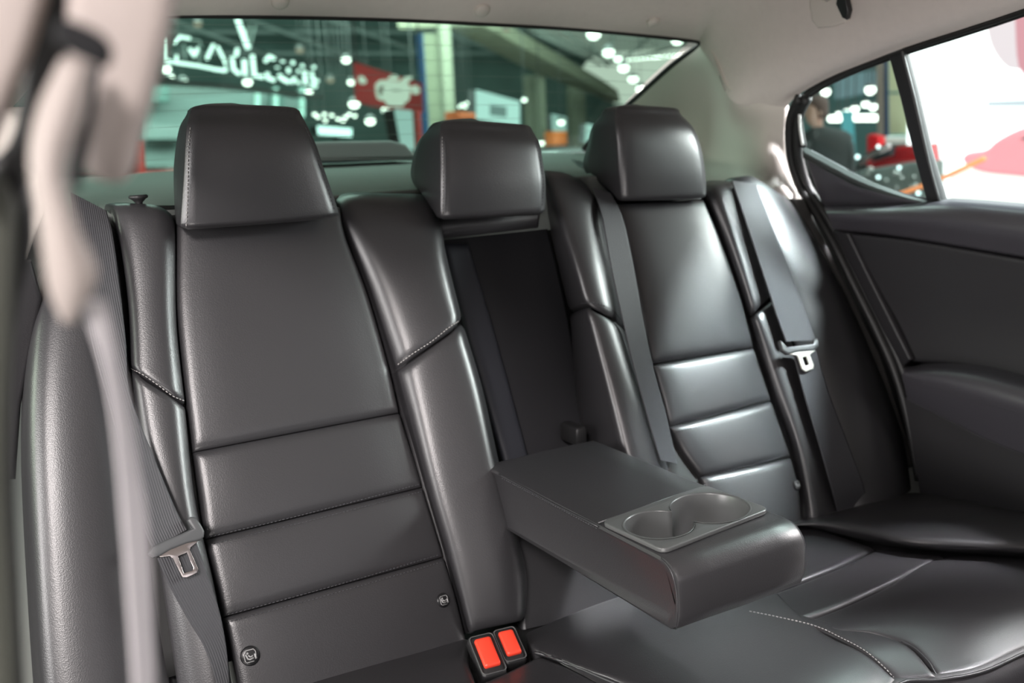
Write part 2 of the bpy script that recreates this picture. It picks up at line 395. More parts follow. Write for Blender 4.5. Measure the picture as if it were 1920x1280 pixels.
def headrest(par, name, fl, fr, yf, yb, top, seam_l, bot_curve=0, lab=None):
    """fl / fr: traced front corners from the bottom up, yf / yb their depth in front and behind"""
    rings = []; n = len(fl)
    for i in range(n):
        L = at(*fl[i], yf[i]); R = at(*fr[i], yf[i]); w_ = R-L
        back = yb[i]-yf[i]; loop = []
        insx = min(.012, back*.3)
        for k in range(13):                       # front face, slightly bulged
            s = k/12; p = L+w_*s; bul = -.010*math.sin(math.pi*s)**.6-(0 if i else 0); loop.append(p+[0, bul, 0])
        for s, d in ((1.0, .06), (.995, .35), (.975, .7), (.93, .93), (.85, 1.)): loop.append(L+w_*s+[0, back*d+.001, 0])
        for k in range(1, 8): loop.append(L+w_*(.85-.7*k/8)+[0, back, 0])
        for s, d in ((.15, 1.), (.07, .93), (.025, .7), (.005, .35), (.0, .06)): loop.append(L+w_*s+[0, back*d+.001, 0])
        rings.append(np.array(loop))
    c = rings[-1].mean(0)                         # rounded crown
    for s, dz in top: rings.append(np.stack([c[0]+(rings[n-1][:, 0]-c[0])*s, c[1]+(rings[n-1][:, 1]-c[1])*s, rings[n-1][:, 2]+dz], 1))
    b0 = rings[0]; cb = b0.mean(0)
    rings.insert(0, np.stack([cb[0]+(b0[:, 0]-cb[0])*.97, cb[1]+(b0[:, 1]-cb[1])*.9, b0[:, 2]-.006], 1))
    rings.insert(0, np.stack([cb[0]+(b0[:, 0]-cb[0])*.90, cb[1]+(b0[:, 1]-cb[1])*.7, b0[:, 2]-.010], 1))
    # resample the stack smoothly
    A = np.array(rings); A = np.stack([cr(A[:, k], 46, cos=False) for k in range(A.shape[1])], 1)
    o = ringstack(name, list(A), LE, par)
    if lab: o['label'] = lab
    return o
TOP = [(.99, .003), (.955, .007), (.86, .0105), (.6, .013), (.2, .0135)]
h1 = headrest(bl, 'headrest', [(340, 418), (346, 330), (349, 272), (352, 234), (357, 214)], [(634, 396), (606, 312), (592, 270), (577, 238), (565, 215)],
      [1.372, 1.374, 1.378, 1.385, 1.398], [1.45, 1.49, 1.485, 1.47, 1.45], TOP, None)
stitches('stitching', [(349, 426), (351, 380), (352, 330), (353, 280), (357, 238)], [h1], THREAD, h1, r=.00045)
stitches('stitching', [(627, 392), (605, 325), (586, 270), (572, 238)], [h1], THREADD, h1, r=.00045)
if 0: lip = tube('piping', [at(a, b, 1.374) for a, b in ((338, 424), (350, 436), (380, 441), (450, 436), (540, 428), (600, 416), (634, 402))], .0022, LEP, h1, res=30)

# child seat anchor badges
def badge(par, u, v, r, obs, deg=-12):
    h = onto(obs, u, v)
    if h is None: return
    c, n = h; right = np.array([1, 0, 0.]); right -= n*(right@n); right /= np.linalg.norm(right); up = np.cross(n, right)
    if up[2] < 0: up = -up
    a = math.radians(0)
    def P(x, y, l=0): return c+right*x*r+up*y*r+n*l
    rings = [np.array([P(k_*math.cos(q), k_*math.sin(q), l) for q in np.linspace(0, 2*math.pi, 29)[:-1]]) for k_, l in ((1.05, -.002), (1.05, .001), (.95, .0022), (.5, .0024))]
    b = ringstack('anchor_badge', rings, BADGE, par)
    l = .0027; q = [(-.55, .6), (.35, .6), (.62, .45), (.62, .2)]
    tube('badge_frame', [P(*p, l) for p in [(.62, -.1), (.62, .35), (.45, .62), (-.45, .62), (-.62, .45), (-.62, -.45), (-.45, -.62), (.3, -.62)]], r*.05, BADGEW, b, n=6)
    tube('badge_seat', [P(*p, l) for p in [(-.45, .25), (-.30, -.25), (-.1, -.36), (.3, -.28)]], r*.09, BADGEW, b, n=6)
    tube('badge_child', [P(*p, l) for p in [(-.2, .12), (-.02, -.12), (.12, -.1), (.28, -.02)]], r*.08, BADGEW, b, n=6)
    ball('badge_head', P(-.24, .3, l), r*.12, BADGEW, b)
    tube('badge_bar', [P(.5, .1, l), P(.55, -.45, l)], r*.11, BADGEW, b, n=6)
badge(bl, 469, 1229, .0115, fields); badge(bl, 831, 1125, .0095, fields)

# ================================================================== right backrest with the centre section
br = thing('rear_backrest', 'black leather rear backrest on the right, holding the centre recess and low middle headrest', 'backrest', (.36, 1.2, .5))
insr = [([(1160, 380), (1180, 470), (1203, 580), (1225, 682)], [(1322, 372), (1352, 445), (1392, 560), (1416, 650)]),
        ([(1226, 688), (1242, 745), (1257, 799)], [(1418, 656), (1434, 705), (1449, 750)]),
        ([(1258, 804), (1285, 850), (1316, 893)], [(1450, 756), (1468, 805), (1486, 856)]),
        ([(1318, 898), (1335, 960), (1350, 1040)], [(1488, 861), (1500, 915), (1508, 985)])]
fr_ = []
for i, (a, b) in enumerate(insr):
    if i: a[0] = (insr[i-1][0][-1][0]+.2, insr[i-1][0][-1][1]+.8); b[0] = (insr[i-1][1][-1][0]+.2, insr[i-1][1][-1][1]+.8)
    ends = [SB.rail(a, .0), SB.rail([(p[0]*.75+q[0]*.25, p[1]*.75+q[1]*.25) for p, q in zip(a, b)], .006),
            SB.rail([(p[0]*.25+q[0]*.75, p[1]*.25+q[1]*.75) for p, q in zip(a, b)], .006), SB.rail(b, .0)]
    fr_.append(panel('seat_back_field', ends, LE, br, nu=30, nv=26, th=.03, roll=.014 if i == 0 else .012, depth=.007, bulge=.006 if i == 0 else .004))
for k, (a, b) in enumerate([((1262, 797), (1446, 744)), ((1322, 891), (1484, 850))]):
    for d in (0, 14): stitches('stitching', [(a[0], a[1]+d), ((a[0]+b[0])/2, (a[1]+b[1])/2+2+d), (b[0], b[1]+d)], fr_, THREADD, fr_[1+k])
badge(br, 1493, 909, .0095, fr_)
# inner bolster (towards the recess) : side wall, edge, front
c1 = bol('bolster', [[(1065, 583, -.09), (1040, 480, -.09), (1012, 345, -.06)], [(1092, 573, .012), (1062, 470, .008), (1022, 336, -.01)], [(1106, 573, .034), (1078, 470, .03), (1040, 334, .0)],
     [(1146, 590, .034), (1116, 470, .03), (1080, 340, .0)], [(1166, 608, .0), (1146, 490, .0), (1118, 368, .0)]], br, tw=.1, nu=36, **UB)
c2 = bol('bolster', [[(1150, 960, -.09), (1085, 800, -.09), (1065, 588, -.09)], [(1195, 960, .02), (1155, 830, .014), (1093, 579, .012)], [(1215, 955, .034), (1175, 830, .034), (1107, 579, .034)],
     [(1248, 940, .034), (1212, 800, .034), (1147, 597, .034)], [(1262, 930, .0), (1226, 800, .0), (1190, 690, 0), (1167, 615, .0)]], br, nu=36, **UB)
stitches('stitching', [(1090, 568), (1110, 567), (1130, 572), (1150, 583), (1164, 600)], [c1, c2], THREADD, c1)
# outer bolster strip beside the right insert
c3 = bol('bolster', [[(1404, 590, 0), (1368, 480, 0), (1332, 372, 0)], [(1420, 580, .014), (1388, 470, .014), (1352, 360, .008)], [(1448, 556, .008), (1420, 450, .008), (1392, 350, .0)]], br, tw=.09, **UB)
c4 = bol('bolster', [[(1512, 985, 0), (1490, 850, 0), (1452, 735, 0), (1405, 596, 0)], [(1535, 980, .012), (1510, 840, .014), (1468, 700, .014), (1422, 586, .014)], [(1580, 972, .004), (1550, 820, .006), (1500, 670, .008), (1450, 562, .008)]], br, **UB)
c5 = bol('outer_bolster', [[(1580, 972, .0), (1540, 800, .0), (1480, 620, .0), (1430, 480, .0), (1388, 348, -.004)], [(1630, 960, .02), (1600, 800, .02), (1540, 620, .02), (1480, 480, .016), (1425, 345, .006)],
     [(1690, 935, .02), (1665, 820, .02), (1600, 640, .015), (1530, 480, .01), (1465, 368, .0)], [(1712, 920, -.04), (1690, 800, -.04), (1628, 640, -.04), (1560, 500, -.04), (1490, 385, -.04)]], br, tw=.05, nu=30, **UB)
panel('seat_side_trim', [SB.rail([(1700, 880, -.045), (1640, 690, -.045), (1560, 500, -.045), (1482, 372, -.045)]), SB.rail([(1722, 870, -.04), (1665, 700, -.04), (1600, 560, -.04), (1508, 372, -.04)])],
      mat('side_trim_vinyl', (.07, .067, .065), .6), br, th=.02, nu=10, roll=.004, depth=.003)
panel('seat_shell', [SB.rail([(1260, 940, -.012), (1200, 660, -.012), (1130, 370, -.02)]), SB.rail([(1420, 960, -.012), (1330, 660, -.012), (1260, 370, -.02)]), SB.rail([(1690, 900, -.045), (1580, 620, -.045), (1440, 375, -.045)])], RUB, br, th=.03, nu=8, nv=8)
panel('seat_shell', [SB.rail([(930, 1000, -.10), (840, 600, -.10), (790, 370, -.08)]), SB.rail([(1200, 960, -.10), (1120, 600, -.10), (1060, 360, -.08)])], RUB, br, th=.03, nu=8, nv=8)
# recess
rp = panel('recess_panel', [SB.rail([(960, 900, -.085), (860, 600, -.085), (820, 405, -.085)]), SB.rail([(1110, 900, -.085), (1065, 600, -.085), (1020, 400, -.085)])], RECESS, br, th=.02, nu=12)
panel('recess_strip', [SB.rail([(958, 900, -.075), (870, 600, -.075), (832, 455, -.075)]), SB.rail([(1000, 880, -.075), (935, 640, -.075), (880, 455, -.075)])], RECESS2, br, th=.012, nu=14, roll=.008, depth=.006)
panel('recess_header', [SB.rail([(822, 452, -.03), (1012, 430, -.03)]), SB.rail([(820, 430, -.012), (1014, 410, -.012)]), SB.rail([(815, 395, -.012), (1018, 378, -.012)])], LE, br, th=.07, nu=16, roll=.008, depth=.006)
h3 = headrest(br, 'headrest', [(1166, 366), (1163, 320), (1160, 270), (1157, 235), (1156, 212)], [(1324, 362), (1322, 320), (1314, 275), (1300, 240), (1276, 214)],
      [1.388, 1.385, 1.386, 1.392, 1.405], [1.43, 1.515, 1.50, 1.485, 1.465], TOP, None, lab='tall outer headrest above the right backrest')
stitches('stitching', [(1168, 368), (1169, 320), (1167, 275), (1162, 235)], [h3], THREADD, h3, r=.00045)
stitches('stitching', [(1174, 368), (1175, 320), (1173, 275), (1168, 238)], [h3], THREADD, h3, r=.00045)
h2 = headrest(br, 'headrest', [(827, 400), (828, 345), (828, 300), (827, 258), (828, 241)], [(1022, 390), (1023, 345), (1018, 305), (1012, 270), (999, 246)],
      [1.366, 1.366, 1.37, 1.376, 1.386], [1.41, 1.50, 1.505, 1.48, 1.455], TOP, None, lab='low wide middle headrest above the recess')
stitches('stitching', [(829, 400), (830, 350), (830, 300), (829, 255)], [h2], THREAD, h2, r=.00045)
stitches('stitching', [(835, 400), (836, 350), (836, 300), (834, 257)], [h2], THREADD, h2, r=.00045)
stitches('stitching', [(1016, 385), (1018, 340), (1012, 298), (1002, 262)], [h2], THREADD, h2, r=.00045)

# ================================================================== bench
se = thing('seat_cushion', 'black leather rear bench cushion with pale stitched curve, below the armrest', 'seat', (.1, .95, .45))
def cpan(name, rails, hh=0., **k):
    k.setdefault('th', .05); return panel(name, [CU.rail(r, hh) for r in rails], RUB if hh else LE, se, **k)
cpan('cushion_base', [[(300, 1330), (880, 1180), (1400, 1000), (1700, 930), (2060, 990)], [(500, 1400), (1000, 1300), (1500, 1150), (1850, 1080), (2120, 1070)], [(900, 1560), (1300, 1400), (1640, 1310), (1900, 1200), (2200, 1120)]], hh=-.035, th=.06)
q0 = cpan('cushion_field', [[(300, 1340, -.01), (640, 1245, -.01), (880, 1190, -.015)], [(330, 1420, .01), (660, 1310, .01), (880, 1232, .0)], [(400, 1560, .0), (720, 1440, .0), (905, 1300, -.01)]], roll=.014, depth=.010)
q1 = cpan('cushion_field', [[(985, 1185, -.012), (1120, 1130, -.012), (1330, 1060, -.012), (1420, 1010, -.012)], [(995, 1210, .0), (1180, 1180, .004), (1340, 1120, .0), (1425, 1070, 0)],
      [(1010, 1222, .0), (1150, 1262, .004), (1330, 1262, .006), (1500, 1190, .002), (1530, 1175, 0)], [(1020, 1226, -.002), (1250, 1310, .0), (1450, 1330, .004), (1600, 1260, .0), (1620, 1222, .0)],
      [(1060, 1250, -.006), (1250, 1345, -.006), (1450, 1400, -.02), (1640, 1330, -.02), (1680, 1272, -.01)]], nu=40, nv=44, roll=.006, depth=.004)
q2 = cpan('cushion_field', [[(870, 1290, -.02), (935, 1262, -.012), (1012, 1224, -.006)], [(860, 1330, .0), (1000, 1300, .004), (1075, 1250, -.002)], [(880, 1480, .0), (1050, 1450, .0), (1250, 1342, -.006)]], roll=.012, depth=.010)
q3 = cpan('cushion_field', [[(1395, 1150, -.002), (1535, 1178, .0), (1622, 1224, .0), (1682, 1274, -.012)], [(1405, 1122, -.004), (1530, 1158, -.002), (1640, 1185, .0), (1705, 1210, .0), (1757, 1268, -.01)]], nu=16, roll=.008, depth=.004)
q4 = cpan('cushion_field', [[(1390, 1025, -.012), (1450, 1000, -.012), (1526, 988, -.014)], [(1400, 1060, -.010), (1480, 1032, -.010), (1580, 1005, -.012)], [(1405, 1120, -.004), (1480, 1095, -.004), (1570, 1060, -.006), (1640, 1026, -.010)]], roll=.008, depth=.006)
q5 = cpan('cushion_field', [[(1405, 1124, -.008), (1482, 1099, -.008), (1572, 1063, -.008), (1642, 1029, -.010)], [(1450, 1150, -.006), (1540, 1115, -.006), (1620, 1078, -.006), (1700, 1034, -.008)], [(1480, 1168, -.004), (1560, 1140, -.004), (1660, 1095, -.004), (1770, 1040, -.008)]], roll=.008, depth=.006)
q6 = cpan('cushion_field', [[(1482, 1172, -.010), (1562, 1144, -.008), (1662, 1099, -.008), (1772, 1043, -.008), (1990, 1050, -.010)], [(1560, 1180, .0), (1660, 1150, .004), (1780, 1100, .006), (1880, 1080, .004), (2060, 1070, 0)],
      [(1640, 1188, .0), (1740, 1175, .006), (1850, 1140, .008), (2000, 1110, .006), (2160, 1090, 0)], [(1708, 1210, .0), (1810, 1195, .002), (1930, 1150, .004), (2080, 1130, .002), (2200, 1110, 0)],
      [(1758, 1268, -.012), (1840, 1252, -.012), (1940, 1210, -.012), (2080, 1180, -.012), (2240, 1150, -.012)]], nu=36, nv=40, roll=.008, depth=.005)
q7 = cpan('cushion_bolster', [[(1400, 985, -.012), (1560, 955, -.01), (1700, 922, -.01), (1930, 950, .0), (2100, 980, 0)], [(1440, 990, .0), (1570, 968, .012), (1700, 952, .024), (1900, 970, .03), (2100, 1010, .03)],
      [(1490, 985, -.004), (1590, 990, .012), (1700, 1010, .02), (1850, 1020, .022), (2060, 1035, .02)], [(1528, 990, -.012), (1642, 1022, -.010), (1772, 1038, -.008), (1920, 1045, -.008), (2060, 1052, -.008)]], nu=30, nv=40, roll=.010, depth=.008)
stitches('stitching', [(1405, 1146), (1460, 1157), (1530, 1174), (1580, 1197), (1622, 1220), (1655, 1248), (1678, 1272)], [q1, q3], THREAD, q1, r=.0007)
tube('piping', on_path([(1690, 1202), (1715, 1215), (1740, 1240), (1756, 1266)], [q3, q6], .0006), .0012, LEP, q3)
tube('piping', on_path([(1004, 1222), (1040, 1233), (1085, 1252), (1130, 1272), (1180, 1292)], [q1, q2], .001), .0024, LEP, q1)
fe = [CU.rail([(1450, 1400), (1640, 1330), (1684, 1276), (1758, 1270), (1840, 1254), (1940, 1212), (2080, 1182), (2240, 1152)], -.012)]
fe += [sh(fe[0], (0, -.015, -.02)), sh(fe[0], (0, -.012, -.06)), sh(fe[0], (0, .06, -.30))]
panel('front_skirt', fe, DLOW, se, nu=16, nv=30, th=.03)
tube('piping', sh(fe[0][1:], (0, -.004, -.001)), .0022, LEP, se, res=40)

# ================================================================== armrest
ar = thing('armrest', 'black leather fold-down centre armrest with two grey cup holders at its front', 'armrest', (-.02, 1.0, .7))
XL, XR = -.118, .083
def acol(x, prof): return np.array([(x, y, z) for y, z in prof])
ab = lambda u, v: atx(u, v, XL)
tl = [ab(*p) for p in ((934, 884), (1040, 940), (1125, 984), (1238, 1042), (1262, 1075), (1272, 1130), (1266, 1188))]
bl_ = [ab(*p) for p in ((968, 1002), (1060, 1058), (1160, 1122), (1262, 1188))]
YB = tl[0][1]; ZT = tl[2][2]; YF = tl[4][1]-.0; ZB = bl_[3][2]; ZBr = bl_[0][2]
yfr = min(p[1] for p in tl)
def aprof(y):                                # top height along the armrest
    return np.interp(y, [tl[3][1], tl[2][1], tl[1][1], tl[0][1], 1.3], [tl[3][2], tl[2][2], tl[1][2], tl[0][2], tl[0][2]])
# body: rings across the width, side profile with rounded nose
def nose(k):
    zt = aprof(yfr+.03)-k; zb = bl_[3][2]+.002+k; yf = yfr-.002+k; out = []
    yr = 1.235
    zc = (zt+zb)/2
    out += [(yr, aprof(yr)-k), (1.16, aprof(1.16)-k), (1.05, aprof(1.05)-k), (.96, aprof(.96)-k), (yf+.036, aprof(yf+.036)-k)]
    for a in range(15, 90, 15): out.append((yf+.03-.03*math.sin(math.radians(a)), zt-.03+.03*math.cos(math.radians(a))))
    out += [(yf, zt-.042), (yf, zb+.022), (yf+.004, zb+.008), (yf+.016, zb), (yf+.15, zb+(ZBr-zb)*.35), (1.05, zb+(ZBr-zb)*.7), (yr, ZBr)]
    return out
rings = []
for x, k in ((XL+.004, .012), (XL, .005), (XL+.0015, .0015), (XL+.006, 0), (XL+.05, 0), ((XL+XR)/2, -.0005), (XR-.05, 0), (XR-.014, .001), (XR-.004, .006), (XR, .014), (XR-.004, .02)):
    rings.append(np.array([(x, y, z) for y, z in nose(k)]))
LEARM = LE
armb = ringstack('armrest_body', rings, LE, ar)
# cup holder plate let into the front of the top
zt0 = aprof(.93)+.002
pl = [atz(*p, zt0) for p in ((1127, 985), (1320, 911), (1447, 961), (1242, 1034))]
cc = sum(pl)/4; ux = (pl[1]-pl[0]+pl[2]-pl[3])/2; W_ = np.linalg.norm(ux); ux /= W_; uy = (pl[3]-pl[0]+pl[2]-pl[1])/2; D_ = np.linalg.norm(uy); uy /= D_
# two overlapping round wells: one hole outline
def heart():
    r1, r2 = .0385, .0450; c1_ = (-.041, .0); c2_ = (.034, .004); out = []
    d = math.hypot(c2_[0]-c1_[0], c2_[1]-c1_[1]); t1 = math.acos((r1*r1+d*d-r2*r2)/(2*r1*d)); t2 = math.acos((r2*r2+d*d-r1*r1)/(2*r2*d)); b = math.atan2(c2_[1]-c1_[1], c2_[0]-c1_[0])
    for k in range(33): a = b+t1+(2*math.pi-2*t1)*k/32; out.append((c1_[0]+r1*math.cos(a), c1_[1]+r1*math.sin(a)))
    for k in range(1, 32): a = b+math.pi+t2+(2*math.pi-2*t2)*k/32; out.append((c2_[0]+r2*math.cos(a), c2_[1]+r2*math.sin(a)))
    return out
sc_ = W_/.165
HT = [(x*sc_, y*sc_) for x, y in heart()]
def PC(x, y, z=0): return cc+ux*x+uy*y+np.array([0, 0, z])
corn = []
for sx, sy, a0 in ((1, 1, 0), (-1, 1, 90), (-1, -1, 180), (1, -1, 270)):
    for k in range(6):
        a = math.radians(a0+18*k); r = .012; corn.append(PC(sx*(W_/2-r)+r*math.cos(a), sy*(D_/2-r)+r*math.sin(a), .004))
plate = slab('cup_holder', corn, .006, SATIN, ar, bev=.0018, holes=[[PC(x, y, .004) for x, y in HT]])
def lp(s, z): 
    m = np.mean(HT, 0); return np.array([PC(m[0]+(x-m[0])*s, m[1]+(y-m[1])*s, z) for x, y in HT])
ringstack('cup_well', [lp(1.03, .0045), lp(1.0, .0052), lp(.985, .003), lp(.97, -.012), lp(.95, -.045), lp(.93, -.05), lp(.5, -.051)], SATIN, plate, cap=False)
ringstack('well_floor', [lp(.97, -.0505), lp(.97, -.054)], SATIN, plate)
# open the body below the wells
cut = ringstack('cut', [lp(1.0, .03), lp(1.0, -.0515)], SATIN)
md = armb.modifiers.new('cut', 'BOOLEAN'); md.object = cut; md.solver = 'EXACT'
bpy.context.view_layer.update(); dg = bpy.context.evaluated_depsgraph_get()
nm = bpy.data.meshes.new_from_object(armb.evaluated_get(dg)); armb.modifiers.clear(); old = armb.data; armb.data = nm; nm.name = 'armrest_body'; nm.materials.clear(); nm.materials.append(LE)
bpy.data.objects.remove(cut)
try: nm.set_sharp_from_angle(angle=math.radians(45))
except Exception: pass
stitches('stitching', [(942, 896), (1040, 947), (1120, 990)], [armb], THREADD, armb)
tube('seam', [ab(*p)+[-.0006, 0, .0] for p in ((936, 888), (1040, 945), (1100, 975), (1122, 987))], .0011, LEP, armb, res=20)
tube('seam', on_path([(1240, 1046), (1257, 1068), (1267, 1100), (1270, 1140), (1267, 1182)], [armb], .0002), .0008, LEP, armb)
tube('seam', [PC(-W_/2-.002, -D_/2-.002, .0015), PC(0, -D_/2-.003, .0015), PC(W_/2+.002, -D_/2-.002, .0015)], .0012, LEP, armb)
box('hinge', tuple(SB.pt(1075, 812, -.05)), (.02, .05, .03), PLA, ar, bev=.004)

# ================================================================== parcel shelf, knob, brake light
sf = thing('parcel_shelf', 'dark grey felt parcel shelf behind the headrests under the rear window', 'shelf', (0, 1.8, 1.1))
rr_ = [at(u, v, 2.08) for u, v in ((20, 342), (150, 332), (400, 316), (760, 300), (1060, 286), (1190, 292))]
zb_ = rr_[2][2]
fr2 = [np.array((x, 1.46, 1.118)) for x in (-.70, -.5, -.3, 0, .30, .49)]
mid = [np.array((a[0]*.5+b[0]*.5, 1.7, (a[2]+b[2])/2+.004)) for a, b in zip(rr_, fr2)]
shelf = panel('shelf_board', [fr2, mid, rr_], SHELF, sf, nu=20, nv=30, th=.03, facing=(0, 0, 1))
panel('shelf_front', [sh(fr2, (0, 0, 0)), sh(fr2, (0, .0, -.03)), sh(fr2, (0, .03, -.09))], SHELF, sf, nu=10, nv=20, th=.02, facing=(0, -1, .2))
for pts in ([(1022, 322), (1050, 322), (1046, 331), (1022, 331)], [(1072, 300), (1098, 304), (1094, 316), (1082, 310)]):
    P = [onto([shelf], *q, .0012)[0] if onto([shelf], *q) else at(*q, 1.7) for q in pts]
    slab('belt_slot', P, .003, PLA, sf, bev=.0008)
bL = thing('brake_light', 'dark felt-covered brake light housing on the parcel shelf behind the left headrest', 'brake light', (-.1, 2.0, 1.18))
o1 = [at(u, v, 1.93) for u, v in ((470, 306), (480, 272), (610, 265), (735, 263), (762, 270), (780, 290), (786, 300))]
slab('light_housing', o1, .12, mat('brake_light_cover', (.19, .21, .20), .8), bL, bev=.008)
kn = thing('shelf_knob', 'small black mushroom-shaped knob on the shelf left of the left headrest', 'knob', tuple(at(262, 392, 1.44)))
kc = at(262, 392, 1.44); ku = np.linalg.norm(at(263, 392, 1.44)-kc)
kr = []
for dv, r in ((4, 7), (0, 7), (-6, 6.5), (-13, 7), (-19, 13), (-22, 18), (-25, 18.5), (-28, 16), (-29, 8)):
    kr.append(np.array([kc+[r*ku*math.cos(a), r*ku*math.sin(a), -dv*ku] for a in np.linspace(0, 2*math.pi, 21)[:-1]]))
ringstack('knob', kr, PLA, kn)
ringstack('knob_base', [np.array([kc+[(8+r)*ku+r2*ku*math.cos(a), r2*ku*math.sin(a), -z*ku] for a in np.linspace(0, 2*math.pi, 25)[:-1]]) for r, r2, z in ((0, 27, 6), (0, 27, 2), (0, 20, -1), (0, 8, -1))], mat('knob_base', (.14, .15, .14), .5), kn)

# ================================================================== seat belts
def ribbon(name, l, r, m, par, th=.0013, nu=8, nv=50, uv=True):
    return panel(name, [l, (np.array(l)+np.array(r))/2, r], m, par, nu=nu, nv=nv, th=th, uv=True)
def tongue(par, e, scale, P, metal, mbar, label=None):
    """P(u, v, lift) maps traced points to space; e: traced parts"""
    b = slab('tongue_cover', [P(*q, .006) for q in e['bar']], .008, mbar, par, bev=.0025, smooth_pts=True)
    t = slab('tongue', [P(*q, .0045) for q in e['metal']], .0024, metal, par, bev=.0006, holes=[[P(*q, .0045) for q in e['hole']]])
    return b, t
PB = Plane(SB.pt(345, 1040, .03), SB.n)
b_l = thing('seat_belt', 'dark ribbed rear seat belt with grey buckle tongue lying across the left backrest', 'seat belt', tuple(SB.pt(330, 1000, .03)))
def PBp(u, v, l=0): return SB.pt(u, v, .034+l)
upl = [(132, 360, .0), (140, 440, .012), (150, 520, .02), (172, 640, .026), (205, 760, .028), (236, 880, .03), (268, 985, .032), (286, 1028, .034)]
upr = [(200, 395, .0), (211, 440, .012), (222, 520, .02), (236, 640, .024), (243, 735, .026), (286, 850, .028), (332, 960, .032), (352, 992, .034)]
ribbon('webbing', SB.rail(upl), SB.rail(upr), WEB, b_l)
lol = [(292, 1040, .034), (318, 1098, .03), (352, 1160, .026), (384, 1215, .022), (408, 1290, .018), (420, 1380, .014)]
lor = [(366, 1010, .034), (384, 1060, .03), (404, 1120, .026), (418, 1175, .022), (428, 1250, .018), (432, 1380, .014)]
ribbon('webbing', SB.rail(lol), SB.rail(lor), WEB, b_l)
e = dict(bar=[(286, 1024), (310, 1012), (340, 1000), (362, 990), (352, 975), (358, 968), (366, 969), (376, 980), (384, 995), (383, 1006), (376, 1012), (350, 1018), (320, 1030), (300, 1042), (288, 1045), (278, 1038)],
         metal=[(299, 1042), (310, 1034), (335, 1022), (358, 1014), (371, 1013), (369, 1018), (358, 1026), (356, 1030), (372, 1066), (370, 1074), (350, 1083), (342, 1081), (324, 1046), (318, 1042), (300, 1044)],
         hole=[(334, 1043), (350, 1036), (363, 1064), (361, 1069), (345, 1074)])
def tongue2(par, e, P, metal, mbar):
    n = len(e['bar'])
    b = slab('tongue_cover', [P(*q, .007) for q in e['bar']], .010, mbar, par, bev=.003)
    t = slab('tongue', [P(*q, .004) for q in e['metal']], .003, metal, par, bev=.0007, holes=[[P(*q, .004) for q in e['hole']]])
    return t
t1 = tongue2(b_l, e, PBp, CHROME, BRACKET); t1['label'] = 'shiny chrome buckle tongue'

b_r = thing('seat_belt', 'black rear seat belt with pale gleaming tongue lying over the right backrest', 'seat belt', tuple(SB.pt(1500, 650, .03)))
ribbon('webbing', SB.rail([(1372, 338, .008), (1400, 420, .022), (1430, 510, .028), (1456, 590, .03), (1474, 640, .032)]), SB.rail([(1418, 345, .008), (1446, 420, .024), (1482, 510, .03), (1512, 590, .032), (1530, 638, .032)]), WEB, b_r)
ribbon('webbing', SB.rail([(1486, 655, .032), (1508, 740, .03), (1535, 830, .028), (1560, 920, .022), (1570, 960, .01)]), SB.rail([(1528, 650, .032), (1556, 740, .03), (1590, 830, .028), (1618, 905, .024), (1626, 950, .01)]), WEB, b_r)
e2 = dict(bar=[(1464, 638), (1470, 641), (1476, 650), (1500, 647), (1526, 644), (1528, 636), (1534, 634), (1536, 648), (1528, 656), (1500, 658), (1478, 664), (1468, 656)],
          metal=[(1481, 661), (1490, 657), (1510, 654), (1526, 655), (1529, 657), (1520, 663), (1519, 666), (1526, 684), (1525, 691), (1512, 696), (1505, 692), (1497, 668), (1494, 665), (1482, 664)],
          hole=[(1504, 669), (1513, 668), (1518, 682), (1517, 684), (1510, 685)])
t2 = tongue2(b_r, e2, PBp, STEELW, BRACKET); t2['label'] = 'pale gleaming metal tongue'
b_m = thing('seat_belt', 'black centre seat belt hanging straight beside the armrest over the right backrest', 'seat belt', tuple(SB.pt(1200, 600, .03)))
ribbon('webbing', SB.rail([(1112, 352, .0), (1130, 410, .022), (1146, 500, .03), (1168, 600, .034), (1192, 700, .036), (1214, 780, .036), (1238, 862, .034)]),
       SB.rail([(1146, 362, .004), (1168, 410, .02), (1188, 500, .028), (1206, 600, .032), (1228, 700, .034), (1250, 780, .034), (1270, 870, .03)]), WEB, b_m)

# buckles in the bench
def buckle(u, v, w_, h_, lab, deg, zo=0):
    c = CU.pt(u, v, .004); k = np.linalg.norm(CU.pt(u+1, v, .004)-c)
    o = thing('seat_buckle', lab, 'seat buckle', tuple(c), group=None)
    a = math.radians(deg); ax = np.array([math.cos(a), math.sin(a), 0]); d = np.array([-math.sin(a)*.86, math.cos(a)*.86, .5]); d /= np.linalg.norm(d)
    n = np.cross(ax, d); R = np.stack([ax, d, n], 1)
    box('buckle_body', c-n*.010, (w_*1.45, h_*1.5, .022), PLA, o, bev=.005, rot=R)
    rim = [c+n*.0015+ax*x+d*y for x, y in rrect(w_*1.36, h_*1.36, .005, 4)]
    tube('rim', rim, .0009, SATIN, o, closed=True, n=6)
    b = box('release_button', c+n*.0015+d*.001, (w_*.95, h_*1.02, .010), RED, o, bev=.003, rot=R); b['label'] = 'bright red release button'
    box('tongue_slot', c+n*.0017-ax*w_*.62, (w_*.13, h_*.9, .0015), RUB, o, bev=.0004, rot=R)
buckle(914, 1226, .024, .042, 'black seat buckle with bright red button, nearer of the pair in the bench crease', -8)
buckle(956, 1208, .022, .036, 'black seat buckle with smaller-looking red button, beside the armrest end of the pair', -8)

